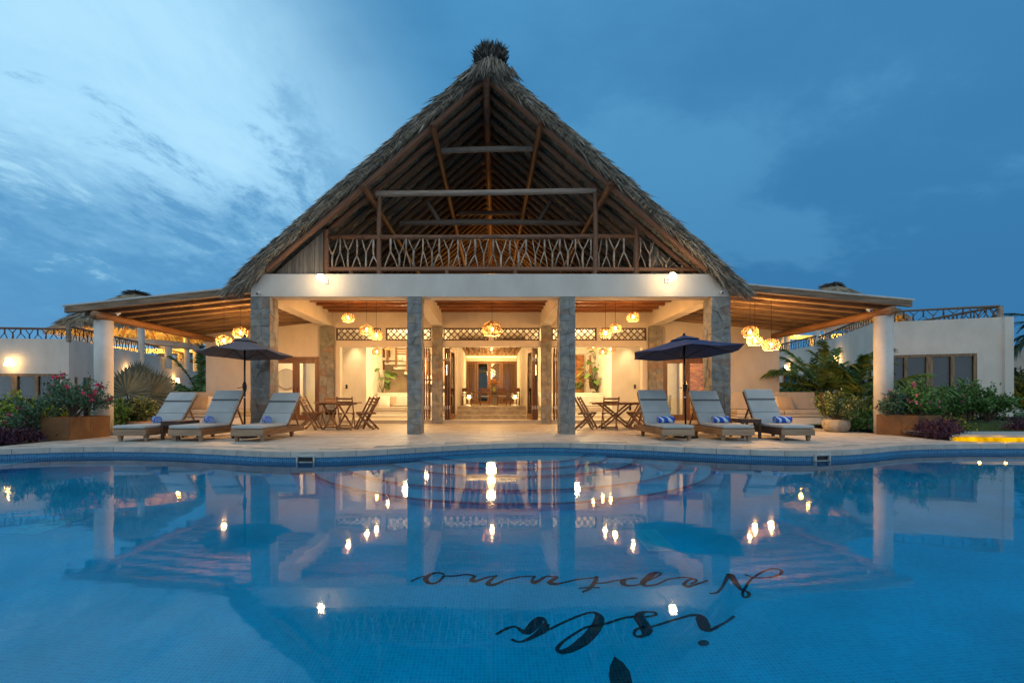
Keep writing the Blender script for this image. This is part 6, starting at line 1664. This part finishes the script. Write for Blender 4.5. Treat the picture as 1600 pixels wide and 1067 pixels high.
# -- corten planters with bougainvillea
def planter(lab, F_, B_):
    """F_: front edge points in plan with the plate seams, B_: the two rear corners"""
    c = F_[1]
    t = thing('corten_planter', 'rusty corten steel box planter at the %s edge of the pool deck' % lab, 'planter', (c[0], c[1], 0), 'corten box planters')
    ring = list(F_) + list(B_); cen = Vector((sum(p[0] for p in ring) / len(ring), sum(p[1] for p in ring) / len(ring)))
    for i, (p, q) in enumerate(zip(ring, ring[1:] + ring[:1])):
        p, q = Vector(p), Vector(q); d = (q - p).normalized(); n = Vector((-d.y, d.x)); n = n if n.dot(cen - p) > 0 else -n
        a, b = p + d * .002, q - d * .002; a2, b2 = a + n * .012 + d * .012, b + n * .012 - d * .012
        m = MB(); m.add([(a.x, a.y, 0), (b.x, b.y, 0), (b2.x, b2.y, 0), (a2.x, a2.y, 0), (a.x, a.y, .49), (b.x, b.y, .49), (b2.x, b2.y, .49), (a2.x, a2.y, .49)],
              [(0, 3, 2, 1), (4, 5, 6, 7), (0, 1, 5, 4), (1, 2, 6, 5), (2, 3, 7, 6), (3, 0, 4, 7)]); part('side_plate', m, 'corten', t)
    ins = [Vector(p) + (cen - Vector(p)).normalized() * .03 for p in ring]
    m = MB(); m.extrude(ccw([(p.x, p.y) for p in ins]), lambda u, v, w: (u, v, w), .3, .455); part('soil', m, 'soil', t)
planter('left', [(-8.93, 10.30), (-8.93, 10.84), (-8.93, 11.40)], [(-9.55, 11.40), (-9.55, 10.30)])
planter('right', [(9.50, 12.00), (9.79, 11.60), (9.96, 11.34)], [(10.62, 11.46), (10.42, 12.03)])
shrub('bougainvillea', 'pink flowering bougainvillea bush in the left corten planter', 'shrub', (-9.25, 10.75, .45), .75, .65, .98, 38, 2600, .085, 'leaf_bluegreen', 'flower_pink', 24, .06, seed=1)
shrub('bougainvillea', 'low dark green bush spilling behind the left corten planter', 'shrub', (-9.75, 10.3, .0), .42, .5, .95, 20, 1200, .08, 'leaf_bluegreen', 'flower_pink', 5, .05, seed=2)
shrub('desert_rose', 'pale pink flowering bush in the near half of the right corten planter', 'shrub', (10.25, 11.66, .45), .52, .36, .86, 26, 1500, .10, 'leaf_green', 'flower_light', 16, .06, seed=3)
shrub('desert_rose', 'green bush in the far half of the right corten planter beside the round column', 'shrub', (9.88, 11.86, .45), .38, .22, .62, 22, 1300, .10, 'leaf_bluegreen', 'flower_light', 7, .055, seed=4)
# -- left garden
shrub('hibiscus_bush', 'tall lime green hibiscus bush before the left wing window', 'shrub', (-10.55, 11.2, -.2), .70, .6, 1.32, 44, 2600, .105, 'leaf_lime', 'flower_pink', 8, .05, .3, seed=5)
shrub('hibiscus_bush', 'dark green lower skirt of bushes left of the rusty planter', 'shrub', (-10.9, 10.9, -.25), .55, .5, .8, 24, 1300, .09, 'leaf_green', seed=55)
def cover(label, pts, n, h, mat, name='purple_ground_cover', leaf=.06):
    m = []
    pts = np.array(pts); k = nrng.integers(0, len(pts), n)
    c = pts[k, :2] + nrng.normal(0, 1, (n, 2)) * pts[k, 2:3]; z = pts[k, 3] + np.abs(nrng.normal(0, .5, n)) * h
    base = np.stack([c[:, 0], c[:, 1], z], 1)
    o = part(name, leaves(n, base, nrng.normal(0, .6, (n, 3)) + np.array([0, 0, .9]), nrng.uniform(.6, 1.3, n) * leaf, nrng.uniform(.25, .45, n) * leaf), mat)
    o['kind'] = 'stuff'; o['label'] = label; return o
cover('low purple ground cover along the deck edge below the left bushes', [(-9.6, 9.7, .16, .0), (-9.75, 10.1, .16, 0), (-10.0, 9.5, .2, 0), (-10.4, 9.8, .22, -.03), (-10.8, 9.5, .2, -.05), (-9.55, 9.45, .12, 0)], 6500, .20, 'leaf_purple', leaf=.09)
cover('orange tinged low leaves at the left frame edge', [(-11.1, 9.6, .16, -.05), (-10.9, 9.2, .12, -.02)], 900, .16, 'flower_orange', 'bronze_ground_cover', .05)
cover('low purple ground cover beside the right corten planter', [(9.80, 10.55, .10, .0), (9.85, 10.8, .11, .02), (9.95, 11.08, .12, .02), (9.76, 10.38, .07, .02), (10.15, 11.2, .13, .06), (10.3, 11.0, .12, .1), (10.0, 10.7, .1, .08)], 6800, .22, 'leaf_purple', leaf=.08)
cover('grassy yellow green tuft behind the purple plants on the right', [(10.7, 11.9, .2, .08), (11.0, 11.6, .15, .08)], 1600, .30, 'leaf_yellow', 'grassy_ground_cover', .08)
cover('second patch of purple ground cover at the far right of the lawn', [(13.05, 11.9, .16, .08), (13.4, 11.8, .2, .08)], 2400, .25, 'leaf_purple', leaf=.08)
cover('dark soil hugging plants along the foot of the right wing', [(x_, 17.6 - (x_ - 14.3) * .3, .2, .1) for x_ in np.arange(14.6, 18, .35)], 2500, .12, 'leaf_far', 'edging_plants', .10)
# green shrubs behind the left planter
shrub('garden_shrub', 'dense dark green shrub between the left planter and the sofa', 'shrub', (-10.15, 13.4, 0), .62, .6, .85, 40, 2600, .10, 'leaf_green', seed=6)
shrub('garden_shrub', 'bushy green shrub hugging the left round column', 'shrub', (-9.9, 12.7, 0), .4, .4, .80, 22, 1300, .09, 'leaf_green', seed=7)
shrub('pot_plant', 'yellow green leafy plant in a wide pot left of the loungers', 'pot plant', (-9.6, 13.4, .25), .34, .34, .62, 20, 800, .12, 'leaf_variegated', seed=8)
solo('wide_pot', MB().lathe([(.18, 0), (.36, .10), (.44, .27), (.40, .27), (.34, .2)], 26, (-9.6, 13.4, 0)), 'terracotta', 'wide shallow terracotta bowl behind the farthest left lounger', 'pot', (-9.6, 13.4, 0), smooth=True)
# silver fan palm
t = thing('fan_palm', 'silvery fan palm with stiff round leaves behind the left round column', 'palm', (-11.0, 14.6, -.1)); r = random.Random(5)
fans = [((198, 614), 14.2, (.25, -1, .15), (.1, 0, 1), .80, 2.25), ((234, 618), 14.9, (.1, -1, .3), (.55, 0, 1), .90, 1.9), ((207, 640), 14.0, (0, -1, -.3), (-.2, 0, .6), .42, 1.6), ((212, 600), 15.2, (-.1, -1, .2), (.25, 0, 1), .8, 1.6), ((182, 622), 15.0, (-.3, -1, .2), (-.7, 0, 1), .7, 1.9), ((245, 630), 15.6, (.3, -1, .3), (.9, 0, .7), .6, 1.3)]
for (px, py), d, nrm, up, rad, sp in fans:
    m = MB(); h = P(px, py, d); fan_leaf(m, h, nrm, up, rad, 34, r, sp); o = part('fan_leaf', m, 'leaf_silver', t)
    part('leaf_stalk', MB().tube([(-11.0, 14.8, .0), ((h.x - 11.0) / 2, (h.y + 14.8) / 2 + .1, h.z * .45), h[:]], [.03, .025, .016], 6), 'stem_green', o)
feather_palm('areca_palm', 'green areca palm against the left wing wall beside the house', (-12.2, 20.5, -.2), 13, 2.6, .9, 21, .6, .055, nl=42)
# -- right garden
pot = solo('stone_pot', MB().lathe([(.20, 0), (.27, .03), (.315, .14), (.31, .27), (.26, .33), (.23, .33), (.2, .28)], 28, (9.15, 12.9, 0)), 'stone_pot', 'round weathered stone pot right of the outdoor sofa', 'pot', (9.15, 12.9, 0), smooth=True)
shrub('variegated_ivy', 'trailing cream and green plant spilling from the round stone pot', 'pot plant', (9.15, 12.9, .28), .55, .45, .85, 34, 1900, .085, 'leaf_variegated', seed=10, z0f=.0, up=.1)
shrub('garden_shrub', 'low leafy shrub between the stone pot and the right planter', 'shrub', (9.75, 12.95, .0), .36, .36, .55, 20, 1000, .09, 'leaf_green', 'flower_light', 3, .05, seed=11)
tw = MB(); tw.tube([(9.0, 12.9, .55), (8.7, 12.9, .66), (8.35, 12.95, .64), (8.1, 12.95, .66)], [.006] * 4, 4)
feather_palm('areca_palm', 'large arching areca palm behind the right outdoor sofa', (11.7, 16.9, .0), 18, 2.2, .95, 31, .62, .055, nl=46, spread=.2)
feather_palm('areca_palm', 'areca palm behind the right round column', (11.75, 15.6, .0), 16, 1.9, .75, 32, .60, .055, nl=46, spread=.2)
feather_palm('areca_palm', 'smaller areca palm at the corner of the right veranda', (12.9, 19.5, .0), 14, 2.3, .5, 33, .55, .055, nl=38, spread=.15)
feather_palm('areca_palm', 'dark areca palm before the far window of the right wing', (13.6, 22.5, .0), 13, 2.2, .6, 34, .55, .055, nl=36, spread=.15)
shrub('garden_shrub', 'broad leafed shrub under the right palms', 'shrub', (11.3, 15.3, 0), .8, .6, 1.05, 34, 2000, .12, 'leaf_green', seed=12)
solo('timber_post', MB().box(10.78, 10.95, 15.9, 16.0, 0, 1.08), 'window_wood', 'short timber post behind the plants right of the outdoor sofa', 'post', (10.86, 15.95, 0), bevel=.01)
gs = 'green shrubs before the right wing'
for i, (px, y, w, h, lab, fl) in enumerate(((1437, 14.6, .75, 1.15, 'leafy pink flowering shrub nearest the right planter', 'flower_light'), (1478, 15.2, .62, 1.12, 'dark green shrub below the thick mullion of the right window', 'flower_light'),
                                     (1510, 15.8, .75, 1.40, 'tallest green shrub with yellow blossoms below the right window', 'flower_orange'), (1546, 15.6, .75, 1.15, 'open branched green shrub at the corner of the right wing', None), (1495, 16.4, .5, 1.0, 'small green shrub close to the foot of the right wing', None))):
    shrub('garden_shrub', lab, 'shrub', ((px - CX) * y / F, y, .1), w, w * .8, h, 34, 1900, .12, 'leaf_green', fl, 5 if fl else 0, .06, .25, gs, seed=20 + i, stemr=.02)
shrub('croton_bush', 'yellow and green croton bush at the far right edge', 'shrub', (19.4, 17.4, .1), .7, .7, 1.9, 40, 2400, .15, 'leaf_yellow', seed=30)
shrub('garden_shrub', 'dark tall bush behind the yellow croton', 'shrub', (21.3, 19.2, .1), 1.3, 1.2, 2.3, 50, 2600, .18, 'leaf_far', seed=31)
# distant palms and trees
far = 'coconut palms beyond the buildings'
feather_palm('coconut_palm', 'coconut palm with drooping fronds at the far right frame edge', (33.5, 28.5, -.5), 15, 3.8, 5.2, 41, 1.0, .06, 'leaf_far', far, (-.1, 1.0), 30, 1.4, .1, .16)
for i, (x, y, tk, lab) in enumerate(((-26.5, 44, 5.2, 'dark coconut palm seen under the left palapa eaves at its left'), (-24.5, 47, 4.8, 'dark coconut palm seen between the left terrace columns'), (-28.5, 46, 5.0, 'dark coconut palm rising behind the white terrace post'), (-35.5, 40, 3.6, 'dark coconut palm behind the left terrace railing'), (-40, 46, 4.0, 'leftmost dark coconut palm behind the terrace railing'))):
    feather_palm('coconut_palm', lab, (x, y, -.5), 13, 3.4, tk, 50 + i, .9, .07, 'leaf_far', far, (-.1, 1.0), 22, 1.4, .1, .15)
solo('distant_house', MB().box(34, 44, 30, 40, -.5, 4.0), 'plaster_wing', 'pale house seen beyond the right wing at the frame edge', 'house', (39, 35, -.5))
# indoor plants
def monstera(c, n, s, seed, label):
    r = random.Random(seed); t = thing('house_plant', label, 'house plant', c, 'potted plants indoors')
    for k in range(n):
        a = r.uniform(0, 6.28); q = r.uniform(.2, .55) * s; z = r.uniform(.25, .95) * s; tip = Vector((q * math.cos(a), q * math.sin(a), z)); L_ = .26 * s; d = Vector((math.cos(a), math.sin(a), r.uniform(-.6, .1))).normalized(); sd = d.cross(Vector((0, 0, 1))).normalized(); m = MB()
        pr = [(0, .0), (.12, .42), (.4, .5), (.75, .3), (1, 0)]
        vs = [tip + d * L_ * u + sd * L_ * v - Vector((0, 0, L_ * u * u * .3)) for u, v in pr] + [tip + d * L_ * u - sd * L_ * v - Vector((0, 0, L_ * u * u * .3)) for u, v in pr[1:-1]]
        m.add(vs, [(0, 1, 2, 3, 4), (0, 4, 7, 6, 5)]); o = part('leaf', m, 'leaf_green', t, local=True); part('stalk', MB().tube([(0, 0, 0), tip * .5 + Vector((0, 0, .1)), tip], .008, 4), 'stem_green', o, local=True)
    part('pot', MB().lathe([(.12 * s, -.3 * s), (.16 * s, 0), (.13 * s, 0)], 18), 'dark_wood', t, local=True)
monstera(P(598, 613, 21.6), 16, 1.15, 1, 'broad leafed monstera in a dark pot below the stair')
monstera(P(932, 612, 21.9), 20, 1.2, 2, 'leafy potted plant before the timber wall')
monstera(P(926, 596, 22.2), 12, 1.1, 3, 'taller potted plant behind the leafy one before the timber wall')
monstera(P(935, 572, 22.4), 14, 1.0, 4, 'highest hanging green plant beside the timber mirror')
shrub('bowl_plant', 'pale succulent in a white bowl on the right living room ledge', 'house plant', P(906, 608, 21.7), .22, .2, .3, 14, 240, .12, 'leaf_variegated', seed=77)
for o in list(bpy.data.objects):
    if o.name.startswith('Cube'): bpy.data.objects.remove(o)
